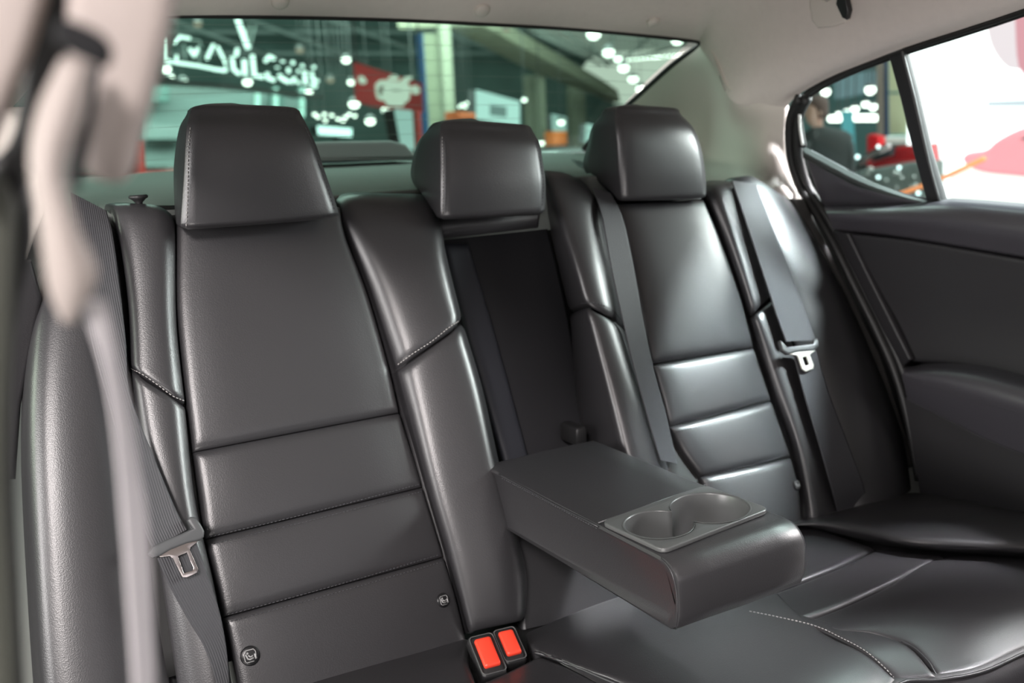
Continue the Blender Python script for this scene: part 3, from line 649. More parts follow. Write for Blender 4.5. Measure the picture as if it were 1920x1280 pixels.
# ================================================================== ceiling, pillars, rear window
cei = thing('ceiling', 'beige cloth headliner', 'headliner', (0, 1, 1.5), kind='structure')
hdr = [at(u, v, 1.72) for u, v in ((20, 45), (180, 35), (320, 30), (700, 36), (1000, 50))]+[at(1160, 62, 1.71), at(1310, 78, 1.69)]
cp = [at(1312, 88, 1.68), at(1340, 125, 1.62), at(1372, 190, 1.55), DG.pt(1420, 205, .0), DG.pt(1470, 205, .0)]
cp[3] = cp[2]*.45+cp[4]*.55+np.array([0, 0, .0])
E0 = np.array(hdr+cp)
re_ = [DG.pt(*p) for p in ((1500, 176), (1560, 143), (1625, 117), (1700, 88), (1800, 56), (1920, 16), (2150, -70), (2500, -190))]
rails = [E0]
for k, R_ in enumerate(re_):
    x, y, z = R_; f = (k+1)/len(re_)
    zc = np.interp(y, [.3, 1.0, 1.4, 1.72], [1.50, 1.515, 1.515, hdr[3][2]+.006])
    yc = y if k > 2 else y*(.4+.2*k)+1.66*(.6-.2*k)
    rails.append(np.array([(-x-.02, yc, z), (-x+.06, yc, z+.04), (-.42, yc, zc-.014), (-.2, yc, zc-.003), (0, yc, zc), (.2, yc, zc-.003), (.40, (yc*.6+y*.4), zc-.018), (x-.11, y, max(z+.045, zc-.05)), (x-.045, y, z+.026), (x, y, z)]))
for yy, zz in ((.45, 1.455), (.0, 1.45), (-.35, 1.42)):
    rails.append(np.array([(-.66, yy, zz-.03), (-.58, yy, zz+.02), (-.42, yy, zz+.045), (-.2, yy, zz+.055), (0, yy, zz+.058), (.2, yy, zz+.055), (.40, yy, zz+.048), (.52, yy, zz+.03), (.58, yy, zz+.02), (.66, yy, zz-.03)]))
panel('headliner', rails, HEAD, cei, nu=60, nv=70, th=.02, facing=(0, 0, -1))
# C pillar trim, right
tp = thing('trim_1', 'beige right rear pillar trim', 'pillar trim', (.7, 1.6, 1.2), kind='structure')
edgeL = np.array([at(1312, 86, 1.70), at(1260, 128, 1.80), at(1195, 187, 1.92), at(1130, 245, 2.02), at(1105, 275, 2.07)])
edgeR = np.array([DG.pt(1470, 205, .002), DG.pt(1468, 250, .002), DG.pt(1474, 300, .0), DG.pt(1490, 350, .0), DG.pt(1505, 376, .0)])
def vmid(k): return
col2 = np.array([at(1340, 125, 1.625), at(1322, 180, 1.74), at(1300, 230, 1.84), at(1290, 280, 1.86), at(1280, 320, 1.84)])
col3 = np.array([at(1372, 190, 1.56), at(1372, 225, 1.62), at(1372, 265, 1.62), at(1375, 310, 1.60), at(1385, 340, 1.56)])
col4 = np.array([at(1420, 207, 1.50), at(1425, 240, 1.51), at(1430, 285, 1.50), at(1440, 325, 1.49), at(1455, 360, 1.47)])
_up = lambda c: np.vstack([c[0]+(c[0]-c[1])/np.linalg.norm(c[0]-c[1])*.02+[0, .012, .02], c, c[-1]+[0, -.004, -.03]])
panel('pillar_trim', [_up(edgeL), _up(col2), _up(col3), _up(col4), _up(edgeR)], BEIGE, tp, nu=44, nv=30, th=.015)
tp2 = thing('trim_2', 'beige left rear pillar trim', 'pillar trim', (-.7, 1.5, 1.1), kind='structure')
slab('pillar_trim', [at(u, v, 1.42) for u, v in ((-30, 200), (120, 200), (90, 380), (48, 494), (20, 497), (-30, 480))], .03, BEIGE, tp2, bev=.006)
slab('lower_cover', [at(u, v, 1.40) for u, v in ((15, 495), (60, 488), (80, 560), (60, 660), (40, 760), (30, 900), (10, 900))], .03, DLOW, tp2, bev=.006)
# rear window
rw = thing('window_1', 'green-tinted rear window', 'window', (0, 1.9, 1.3), kind='structure')
wt = sh(hdr, (0, .012, .010)); wb = np.array([at(u, v, 2.12) for u, v in ((-40, 345), (100, 334), (350, 318), (700, 300), (900, 292), (1020, 288), (1100, 284))])
panel('window_glass', [wt, (wt+wb)/2+[0, .01, .012], wb], GL_R, rw, nu=10, nv=24, th=.004)
tube('window_seal', [at(1308, 76, 1.70), at(1316, 84, 1.70), at(1262, 122, 1.80), at(1192, 185, 1.93), at(1128, 240, 2.03), at(1095, 280, 2.09)], .007, RUB, rw, res=30)
tube('window_seal', hdr, .004, RUB, rw, res=30)
for k in range(9):                            # heating wires in the glass
    s = (k+.7)/9.5
    tube('heating_wire', cr(wt*(1-s)+wb*s+[0, .006*4*s*(1-s), .010*4*s*(1-s)-.002], 20, cos=False), .00035, mat('heating_wire', (.10, .12, .10), .6) if k == 0 else bpy.data.materials['heating_wire'], rw, n=4)
# clips and grab handle
for u, v, r, lb in ((525, 2, 15, 'leftmost of the three beige ceiling clips, above the left headrest'), (903, 18, 14, 'middle one of the three beige ceiling clips, above the middle headrest'), (1225, 40, 12, 'rightmost of the three beige ceiling clips, near the rear pillar')):
    h = onto([bpy.data.objects['headliner']], u, v)
    c, n = (h if h else (at(u, v, 1.6), np.array([0, 0, -1.])))
    k = np.linalg.norm(c-CAM)/F; X_ = np.array([1, 0, 0.]); Y_ = np.cross(n, X_); Y_ /= np.linalg.norm(Y_)
    rg = [np.array([c+n*l+(X_*math.cos(a)+Y_*math.sin(a))*r*k*s for a in np.linspace(0, 2*math.pi, 25)[:-1]]) for s, l in ((1.05, -.003), (1.05, .003), (.9, .007), (.5, .009))]
    o = ringstack('ceiling_clip', rg, BEIGE); tag(o, lb, 'clip', 'clips along the rear edge of the headliner')
gh = thing('grab_handle', 'beige grab handle folded up on the headliner above the side window', 'grab handle', tuple(at(1560, 20, 1.3)))
_h = onto([bpy.data.objects['headliner']], 1550, 22); gp = Plane(_h[0]+_h[1]*.012, _h[1]); gh.location = tuple(_h[0]); bpy.context.view_layer.update()
slab('handle_mount', gp.rail([(1520, -30), (1585, -30), (1588, 10), (1582, 44), (1560, 52), (1532, 55), (1520, 40), (1515, 10)]), .022, BEIGE, gh, bev=.006)
slab('handle_recess', gp.rail([(1570, -10), (1584, -6), (1590, 22), (1586, 38), (1578, 34), (1566, 8)], .006), .012, PLA, gh, bev=.003)
tube('handle_grip', gp.rail([(1550, -8, .01), (1600, -30, .03), (1700, -60, .03), (1800, -80, .03)]), .010, BEIGE, gh, res=20)

# ================================================================== right rear door
dr = thing('door_1', 'dark right rear door with quarter glass', 'door', (.74, 1.0, .9), kind='structure')
gt = [(1497, 192), (1520, 172), (1560, 148), (1625, 120), (1700, 93), (1800, 61), (1920, 21), (2150, -62)]
gtop = DG.rail(gt, .004); gtop2 = DG.rail([(a-2, b+9) for a, b in gt], .004)
tube('window_frame', DG.rail([(a, b+1) for a, b in gt], .0), .0036, RUB, dr, res=50)
tube('window_frame', DG.rail([(a+2, b+5) for a, b in gt], -.012), .004, RUB, dr, res=50)
panel('window_frame', [DG.rail([(a, b-9) for a, b in gt], -.004), DG.rail([(a, b+3) for a, b in gt], -.006)], RUB, dr, nu=4, nv=40, th=.006)
wsl = [(1500, 182), (1484, 215), (1480, 250), (1484, 300), (1500, 350), (1530, 400), (1560, 450), (1600, 530), (1645, 620), (1680, 700), (1705, 790), (1725, 900)]
tube('weatherstrip', [DG.pt(a, b, .004) if b < 385 else DO.pt(a, b, .006) for a, b in wsl], .009, RUB, dr, res=60)
tube('weatherstrip', [DG.pt(a+14, b, -.004) if b < 385 else DO.pt(a+16, b, -.004) for a, b in wsl], .010, RUB, dr, res=60)
tube('quarter_frame', DG.rail([(1508, 180), (1499, 205), (1501, 240), (1507, 275)], -.006), .006, RUB, dr, res=20)
tube('frame_trim', DG.rail([(1499, 214), (1500, 240), (1505, 272)], .004), .0028, mat('white_reveal', (.7, .7, .68), .5), dr, res=12)
slab('quarter_divider', [DG.pt(*p, .002) for p in ((1664, 102), (1690, 92), (1712, 180), (1737, 290), (1764, 380), (1738, 384), (1712, 290), (1688, 190))], .02, PLA, dr, bev=.004)
tube('divider_chrome', DG.rail([(1692, 96), (1716, 190), (1741, 300), (1762, 378)], .004), .0022, SATIN, dr, res=20)
panel('window_glass', [DG.rail([(1495, 180), (1560, 145), (1690, 92), (1920, 14), (2200, -80)], -.014), DG.rail([(1495, 275), (1600, 340), (1745, 385), (1950, 405), (2200, 430)], -.014)], GL_S, dr, nu=8, nv=20, th=.004)
# triangle sill below the quarter glass
sill = [DG.rail([(1506, 274), (1560, 303), (1620, 334), (1690, 362), (1748, 378)], -.004), DG.rail([(1507, 285), (1560, 314), (1620, 344), (1690, 368), (1748, 383)], .010)]
panel('sill_seal', sill, mat('sill_seal_rubber', (.035, .042, .04), .5), dr, nu=6, nv=24, th=.012)
panel('quarter_trim', [DG.rail([(1507, 288), (1560, 316), (1620, 346), (1690, 369), (1765, 384)], .006), DG.rail([(1520, 330), (1570, 347), (1630, 362), (1690, 375), (1765, 386)], .012), DG.rail([(1543, 392), (1590, 392), (1640, 392), (1700, 393), (1765, 396)], .004)], DPAD, dr, nu=16, nv=30, th=.02, roll=.006, depth=.004)
up = [DO.rail([(1556, 382), (1665, 381), (1750, 373), (1812, 373), (1930, 382), (2130, 398)], -.02), DO.rail([(1546, 386), (1650, 386), (1745, 381), (1805, 381), (1920, 390), (2120, 408)], .014), DO.rail([(1547, 393), (1650, 394), (1748, 394), (1808, 396), (1920, 408), (2120, 428)], .028),
      DO.rail([(1552, 405), (1650, 410), (1750, 415), (1920, 440), (2120, 470)], .034), DO.rail([(1562, 428), (1620, 432), (1700, 442), (1800, 458), (1920, 478), (2120, 512)], .016)]
panel('upper_door_pad', up, DPAD, dr, nu=30, nv=40, th=.03)
panel('door_edge_strip', [DO.rail([(1560, 432), (1600, 510), (1650, 610), (1692, 688)], .008), DO.rail([(1590, 437), (1625, 510), (1670, 600), (1707, 674)], .012)], DLOW, dr, nu=8, nv=30, th=.02, roll=.003, depth=.003)
panel('door_panel', [DO.rail([(1592, 438), (1700, 450), (1800, 466), (1920, 487), (2120, 520)], .010), DO.rail([(1628, 510), (1720, 520), (1820, 535), (1930, 550), (2130, 580)], .004), DO.rail([(1670, 600), (1750, 605), (1850, 615), (1940, 630), (2140, 660)], -.002),
      DO.rail([(1708, 678), (1800, 685), (1860, 700), (1950, 720), (2150, 760)], .0)], DLOW, dr, nu=26, nv=30, th=.02, roll=.005, depth=.004)
da = [DO.rail([(1692, 688), (1760, 680), (1840, 684), (1930, 705), (2150, 760)], .0), DO.rail([(1694, 694), (1765, 692), (1845, 705), (1940, 732), (2150, 790)], .045), DO.rail([(1692, 700), (1765, 710), (1850, 735), (1940, 765), (2150, 825)], .06),
      DO.rail([(1690, 706), (1770, 735), (1860, 765), (1950, 790), (2150, 850)], .055), DO.rail([(1700, 750), (1780, 790), (1860, 830), (1950, 860), (2150, 900)], .03)]
dap = panel('door_armrest', da, DPAD, dr, nu=30, nv=40, th=.02, roll=.004, depth=.003)
stitches('stitching', [(1700, 708), (1760, 728), (1830, 752), (1915, 776)], [dap], THREADD, dap)
panel('lower_door_panel', [DO.rail([(1696, 745), (1780, 788), (1860, 828), (1950, 856), (2150, 900)], .02), DO.rail([(1722, 900), (1800, 920), (1930, 940), (2150, 990)], .02), DO.rail([(1740, 1010), (1850, 1040), (1950, 1060), (2150, 1120)], .0)], DLOW, dr, nu=16, nv=24, th=.02)
slab('body_side', [DO.pt(*p, -.05) for p in ((1440, 372), (1600, 392), (2200, 520), (2200, 1200), (1500, 1100))], .02, PLA, dr, bev=.002)
d2 = thing('door_2', 'dark front right door and centre pillar just outside the view', 'door', (.74, .2, .6), kind='structure')
box('door_lining', (.78, -.25, .62), (.05, 1.55, .86), DLOW, d2, bev=.015)
box('centre_pillar', (.755, .60, .80), (.06, .13, 1.15), BEIGE, d2, bev=.02)
# dark floor and left body side close the car below the windows
fl = box('floor', (0, .55, .12), (1.6, 1.9, .04), mat('car_carpet', (.02, .02, .022), .95), None, bev=.01); fl['kind'] = 'structure'
wl = box('wall_left', (-.80, 1.70, .62), (.04, .5, .85), PLA, None, bev=.01); wl['kind'] = 'structure'

# ================================================================== front pillar and front belt (close to the camera, out of focus)
FP = Plane((-.73, .37, 1.2), (-.25, -1, 0)); 
tb = thing('trim_3', 'pinkish beige centre pillar trim close to the camera', 'pillar trim', tuple(FP.pt(200, 100)), kind='structure')
def fs(name, pts, h, th, m, par, bev=.004): return slab(name, [FP.pt(a, b, h) for a, b in pts], th, m, par, bev=bev, smooth_pts=True)
fs('pillar_cover', [(-80, -120), (40, -120), (84, -60), (58, 60), (18, 170), (-25, 270), (-80, 360)], .0, .02, BEIGEP, tb)
fs('pillar_cover', [(128, -120), (240, -150), (335, -120), (322, 20), (300, 110), (283, 180), (262, 250), (244, 318), (222, 345), (190, 340), (160, 322), (150, 250), (135, 150), (120, 60)], .0, .03, BEIGEP, tb, bev=.006)
fs('pillar_gap', [(60, -120), (150, -120), (130, 60), (118, 180), (60, 300), (20, 420), (-80, 480), (-80, 330), (20, 250)], -.03, .01, RUB, tb)
fs('pillar_gap', [(168, 120), (186, 130), (176, 220), (150, 345), (128, 350), (140, 240)], .012, .006, RUB, tb, bev=.002)
fs('pillar_lower', [(-90, 330), (14, 330), (22, 420), (14, 620), (2, 900), (18, 1400), (-90, 1400)], -.02, .015, mat('lower_pillar_trim', (.04, .042, .032), .7), tb)
fs('door_seal', [(-60, 300), (35, 300), (62, 420), (50, 520), (30, 620), (24, 900), (44, 1400), (0, 1400), (-30, 900)], -.05, .008, RUB, tb)
fb = thing('seat_belt', 'blurred pale front seat belt hanging from the centre pillar at the left edge', 'seat belt', tuple(FP.pt(150, 90)))
fs('belt_anchor', [(98, 42), (118, 32), (160, 46), (196, 68), (208, 96), (194, 124), (158, 110), (120, 92), (98, 72)], .045, .012, mat('anchor_black', (.003, .003, .004), .9), fb, bev=.003)
o = panel('belt_upper', [FP.rail([(108, 98, .02), (60, 200, .02), (44, 300, .022), (62, 420, .022), (80, 540, .02), (112, 612, .018)]), FP.rail([(150, 112, .024), (110, 220, .028), (90, 320, .03), (115, 420, .03), (135, 530, .026), (128, 614, .018)]),
     FP.rail([(184, 118, .02), (168, 220, .02), (134, 325, .022), (155, 420, .022), (192, 520, .02), (140, 614, .018)])], WEBB, fb, nu=14, nv=40, th=.003, roll=.004, depth=.003)
o['label'] = 'pale beige upper part of the belt'  # upper stretch of the webbing, given its own beige
ribbon('webbing', FP.rail([(152, 560, .014), (190, 660, .014), (212, 760, .014), (226, 880, .014), (237, 1020, .014), (255, 1290, .014), (262, 1400, .014)]),
       FP.rail([(196, 560, .014), (220, 660, .008), (242, 760, .004), (262, 880, .004), (280, 1010, .004), (292, 1290, .004), (298, 1400, .004)]), WEBL, fb, th=.0015)

# ================================================================== HALL
GZ = -.42
TEAL = mat('hall_wall_teal', (.10, .15, .14), .9, var=.35, vscale=.6)
HCEIL = mat('hall_ceiling_dark', (.05, .07, .068), .9, var=.3, vscale=.8)
HFLOOR = mat('hall_floor', (.16, .15, .14), .35, var=.15, vscale=.5)
CREAM = mat('cream_cladding', (.16, .16, .11), .8, var=.08, vscale=2); CREAML = mat('cream_plaster', (.20, .195, .145), .8, var=.08, vscale=1)
BLUEP = mat('blue_paint', (.02, .05, .12), .5); TRUSS = mat('truss_steel', (.30, .34, .33), .5)
def hall(name, label, cat): return thing(name, label, cat)
o = box('floor', (10, 20, GZ-.05), (90, 90, .1), HFLOOR, None, bev=.01); o['kind'] = 'structure'
o = box('ceiling', (8, 30, 7.6), (90, 60, .2), HCEIL, None, bev=.01); o['kind'] = 'structure'
o = box('wall_back', (5, 48, 8), (120, .3, 17), TEAL, None, bev=.01); o['kind'] = 'structure'
def xcard(u0, v0, u1, v1, y, d, name, m, par=None, bev=.01):
    a = at(u0, v0, y); b = at(u1, v0, y); c = at(u1, v1, y); e_ = at(u0, v1, y)
    return slab(name, [a, b, c, e_], d, m, par, bev=min(bev, d*.3))
# dark roof zone over the rear part of the hall
HR = thing('ceiling_truss', 'dark steel roof trusses across the hall behind the rear window', 'roof truss', tuple(at(700, 60, 34)), kind='structure')
for k in range(6):
    a = at(300+150*k, 30, 44); b = at(300+150*k+240, 118, 44)
    tube('truss_chord', [a, b], .10, TRUSS, HR, n=5)
for v in (60, 100): tube('truss_chord', [at(250, v, 44.5), at(1330, v, 44.5)], .08, TRUSS, HR, n=5)
# bright rooflight with dome, far right
dm = thing('rooflight', 'bright oval white rooflight with radiating ribs, upper right of the rear window', 'rooflight', tuple(at(1190, 120, 38)))
slab('light_panel', [at(u, v, 39) for u, v in ((1095, 132), (1120, 104), (1180, 96), (1300, 92), (1345, 110), (1330, 180), (1180, 196), (1130, 176))], .3, emis('rooflight_glow', (1, .99, .88), .72), dm, bev=.05, smooth_pts=True)
slab('upper_panel', [at(u, v, 41) for u, v in ((970, 40), (1330, 30), (1340, 108), (1180, 96), (1110, 104), (1060, 88))], .3, emis('rooflight_haze', (.75, .80, .70), .34), dm, bev=.05)
for a, b in (((985, 44), (1150, 120)), ((1040, 44), (1130, 112)), ((1090, 50), (1140, 125)), ((1150, 60), (1146, 120)), ((1230, 60), (1160, 118)), ((1000, 60), (1128, 122)), ((1290, 80), (1180, 112))):
    tube('rib', [at(*a, 38), at(*b, 38)], .07, mat('rib_white', (.6, .62, .58), .6) if 'rib_white' not in bpy.data.materials else bpy.data.materials['rib_white'], dm, n=5)
for u in (1110, 1200, 1300):
    q_ = at(u, 110, 39.1); tube('hanger', [q_, (q_[0], q_[1], 7.5)], .04, TRUSS, dm, n=5)
bb = thing('balcony_beam', 'long sloping cream gallery beam crossing the rear window to the right', 'beam', tuple(at(900, 100, 26)))
slab('beam_face', [at(u, v, y) for u, v, y in ((745, 36, 24), (905, 40, 24), (1130, 150, 30), (1165, 196, 31), (1150, 200, 31), (990, 150, 27), (850, 82, 24), (745, 44, 24))], .5, mat('beam_cream', (.36, .34, .25), .8, var=.1, vscale=1), bb, bev=.05)
def column(u0, u1, v0, v1, y, m, lab, trim=None, lean=0):
    o = thing('hall_column', lab, 'column', tuple(at((u0+u1)/2, v1, y)))
    a = at(u0, v0, y); b = at(u1, v0, y); w_ = abs(b[0]-a[0]); z1 = a[2]; c = at((u0+u1)/2, (v0+v1)/2, y)
    box('shaft', (c[0], y+w_/2, (z1+GZ)/2), (w_, w_, z1-GZ), m, o, bev=.02)
    box('plinth', (c[0], y+w_/2, GZ+.2), (w_*1.12, w_*1.12, .4), BLUEP, o, bev=.02)
    if trim: box('blue_edge', (c[0]+trim*w_*.52, y+w_/2-.02, (z1+GZ)/2), (w_*.06, w_*1.02, z1-GZ), BLUEP, o, bev=.01)
    return o
column(800, 826, 62, 300, 22, CREAM, 'wide cream clad column beside the red banner', trim=-1)
column(834, 852, 36, 300, 20, CREAML, 'slim plaster column standing in front of the wide cream column')
column(992, 1008, 140, 300, 30, CREAML, 'cream column right of the white screen'); column(1013, 1025, 130, 300, 28, CREAML, 'slim cream column right of the white screen, the slimmer of two', )
column(1078, 1100, 160, 300, 33, CREAML, 'cream column just left of the right headrest', )
# back buildings (stands), left
st = thing('exhibition_stand', 'pale blue-green exhibition stand behind the left headrest, below the glowing sign', 'stand', tuple(at(400, 220, 24)))
PB_ = mat('stand_panel_pale', (.085, .115, .11), .7, var=.12, vscale=1.2)
slab('stand_wall', [at(u, v, 24) for u, v in ((262, 192), (470, 172), (560, 186), (560, 392), (262, 402))], .5, PB_, st, bev=.03)
slab('fascia', [at(u, v, 23.5) for u, v in ((262, 232), (350, 236), (350, 262), (262, 262))], .3, mat('stand_fascia', (.11, .14, .135), .6), st, bev=.03)
slab('wall_screen', [at(u, v, 23.4) for u, v in ((276, 160), (318, 160), (318, 192), (276, 192))], .3, mat('stand_dark', (.05, .10, .09), .6), st, bev=.03)
slab('upper_wall', [at(u, v, 24.5) for u, v in ((310, 150), (420, 156), (470, 166), (470, 205), (318, 205))], .3, mat('stand_upper', (.07, .09, .085), .7), st, bev=.03)
xcard(508, 170, 532, 210, 23.4, .2, 'door_opening', bpy.data.materials['stand_dark'], st)
for u in (484, 518, 568): xcard(u-4, 164, u+4, 220, 23, .2, 'post', mat('stand_post', (.25, .36, .33), .6) if 'stand_post' not in bpy.data.materials else bpy.data.materials['stand_post'], st)
# ---- illuminated sign
SP = vplane(at(300, 140, 13), at(600, 165, 17))
sg = thing('illuminated_sign', 'white glowing channel letter sign on a dark beam, behind the left headrest', 'sign', tuple(SP.pt(430, 150)))
GLOW = emis('sign_glow', (.80, 1, .92), 2.4); GLOW2 = emis('sign_glow_dim', (.75, .98, .88), .55); CHAN = mat('sign_channel', (.16, .17, .16), .6)
slab('sign_beam', SP.rail([(285, 130), (340, 150), (440, 158), (610, 178), (610, 184), (440, 164), (340, 158), (285, 150)], -.3), .3, PLA, sg, bev=.02)
def glyph(strokes, wpx, m, dim=None):
    V = []; fc = []
    lt = None
    for st_ in strokes:
        P = [SP.pt(a, b, .05) for a, b in st_]; k = np.linalg.norm(P[0]-CAM)/F
        o = tube('letter' if lt is None else 'letter_stroke', P, wpx*k/2*.72, m, sg if lt is None else lt, n=8)
        if lt is None: lt = o
    return lt
glyph([[(306, 66+6), (307, 90), (308, 111), (322, 116)]], 9, GLOW)
glyph([[(327, 80), (337, 69), (355, 72)], [(331, 115), (331, 104)], [(328, 117), (370, 123), (420, 133)], ], 8, GLOW)
glyph([[(337, 70), (375, 77), (378, 88)], [(345, 82), (347, 112)], [(372, 84), (374, 118)]], 4, GLOW2)
glyph([[(356, 92), (364, 104), (370, 92)]], 9, GLOW)
glyph([[(400, 84), (388, 110)], [(408, 88), (422, 116), (424, 132), (402, 130)]], 8, GLOW)
glyph([[(435, 106), (438, 130), (448, 138)], [(445, 92), (443, 104)]], 10, GLOW)
glyph([[(458, 112), (459, 140)]], 12, GLOW)
glyph([[(473, 103), (477, 142), (492, 144)]], 11, GLOW)
glyph([[(498, 114), (505, 106), (513, 110)], [(501, 136), (502, 146), (513, 150)]], 10, GLOW)
glyph([[(520, 126), (520, 127)], [(530, 114), (530, 116)], [(524, 142), (530, 148), (540, 153)]], 11, GLOW)
glyph([[(541, 128), (541, 136)], [(548, 117), (550, 118)], [(548, 154), (552, 146)]], 9, GLOW)
glyph([[(559, 133), (560, 134)], [(558, 154), (561, 155)], [(566, 123), (568, 124)]], 8, GLOW)
glyph([[(571, 133), (573, 158)]], 10, GLOW)
glyph([[(584, 136), (587, 150), (595, 152)], [(585, 158), (592, 162)], [(588, 126), (589, 126)]], 9, GLOW)
# emblem above: bright slanted bars
SE_ = thing('sign_emblem', 'white glowing slanted emblem bars above the letter sign', 'emblem', tuple(SP.pt(460, 70)))
for a, b, w_, m in (((445, 36), (465, 90), 12, GLOW), ((448, 44), (458, 62), 9, GLOW), ((479, 48), (468, 92), 5, GLOW2), ((468, 46), (464, 80), 5, GLOW2)):
    k = np.linalg.norm(SP.pt(*a)-CAM)/F; tube('emblem_bar', [SP.pt(*a, .05), SP.pt(*b, .05)], w_*k/2*.8, m, SE_, n=8)
# ---- banner with a drawn car
SHADE_ = mat('line_dark', (.1, .1, .1), .6); REDB = mat('banner_red', (.45, .03, .03), .6); BW = emis('banner_car_glow', (.85, .92, .78), .85)  # white print made to give off its own glow
bn = thing('banner', 'red banner with a white drawn car hanging between the lamps and the column', 'banner', tuple(at(730, 165, 14)))
bp_ = vplane(at(668, 150, 13), at(792, 170, 15))
for u_, v_ in ((668, 120), (790, 156)): q_ = bp_.pt(u_, v_, -.03); tube('hanging_line', [q_, (q_[0], q_[1], 7.5)], .012, SHADE_, bn, n=4)
slab('banner_cloth', bp_.rail([(667, 117), (792, 156), (794, 211), (700, 200), (670, 190)]), .04, REDB, bn, bev=.008)
for pts in ([(706, 158), (716, 150), (738, 152), (760, 154), (768, 160), (768, 184), (758, 192), (718, 188), (708, 180)], [(752, 152), (762, 144), (774, 143), (768, 152), (756, 158)], [(728, 150), (734, 142), (744, 141), (748, 150)], [(724, 188), (758, 192), (754, 200), (728, 197)]):
    slab('drawn_car', bp_.rail(pts, .03), .02, BW, bn, bev=.004, smooth_pts=True)
slab('drawn_mark', bp_.rail([(674, 144), (680, 142), (688, 152), (684, 157), (676, 155)], .03), .02, BW, bn, bev=.004, smooth_pts=True)
slab('drawn_mark', bp_.rail([(770, 164), (780, 160), (788, 168), (784, 176), (774, 174)], .03), .02, BW, bn, bev=.004, smooth_pts=True)
for pts in ([(712, 162), (720, 160), (716, 180), (711, 176)], [(735, 168), (752, 169), (752, 171), (735, 170)]):
    slab('drawn_line', bp_.rail(pts, .045), .012, mat('banner_grey', (.25, .2, .16), .7) if 'banner_grey' not in bpy.data.materials else bpy.data.materials['banner_grey'], bn, bev=.003)
def screen(pts, y0, y1, s, lab, m=None, mark=None):
    p = vplane(at(*pts[0], y0), at(*pts[1], y1)); o = thing('display_screen', lab, 'screen', tuple(p.pt(*pts[0])))
    slab('screen_frame', p.rail([(a, b) for a, b in pts], -.03), .2, PLA, o, bev=.02)
    slab('screen_face', p.rail(pts, .02), .04, emis('screen_glow', (.72, 1, .95), s), o, bev=.005)
    b_ = tuple(p.pt((pts[0][0]+pts[1][0])/2, (pts[2][1]+pts[3][1])/2-4, -.12)); tube('stand_post', [b_, (b_[0], b_[1], GZ)], .05, PLA, o, n=6)
    if mark: slab('screen_mark', p.rail(mark, .05), .02, emis('screen_mark', (.45, .62, .6), .5), o, bev=.003)
screen([(895, 168), (975, 190), (975, 236), (896, 224)], 18, 20, .95, 'white lit display screen between two cream columns', mark=[(920, 196), (950, 200), (950, 220), (920, 216)])
screen([(744, 204), (780, 208), (780, 282), (758, 282)], 12, 12.4, .62, 'pale lit panel with red edge below the banner')
screen([(1036, 214), (1062, 220), (1062, 250), (1038, 248)], 26, 27, .6, 'small pale screen between the slim columns')
screen([(1102, 232), (1118, 236), (1114, 262), (1100, 268)], 20, 21, .8, 'small bright panel close to the right headrest')
screen([(598, 236), (660, 241), (660, 256), (600, 252)], 16, 16.5, 2.2, 'blazing white car roof strip, brightness made as glow, low beside the left headrest')  # bright car roof set up as a glowing board
def plain(name, pts, y, d, col, lab, cat, e=None):
    q = [at(a, b, y) for a, b in pts]
    for k in (2, 3): q[k] = np.array([q[3 if k == 3 else 2][0], q[k][1], GZ+.01])
    o = slab(name, q, d, e or mat(name, col, .6), None, bev=d*.2); tag(o, lab, cat); return o
plain('red_post', [(781, 205), (790, 206), (792, 282), (784, 282)], 11.9, .15, (.5, .03, .02), 'red post at the edge of the pale lit panel', 'post')
plain('orange_counter', [(858, 208), (896, 212), (896, 232), (858, 232)], 17, .6, (.55, .10, .02), 'orange counter left of the white display screen', 'counter')
plain('orange_crate', [(1040, 246), (1066, 246), (1066, 256), (1040, 256)], 24, .6, (.55, .12, .02), 'small orange box between the slim cream columns', 'box')
plain('red_pillar', [(240, 262), (272, 262), (270, 330), (240, 332)], 9, .4, (.45, .03, .02), 'red pillar base left of the left headrest', 'pillar')

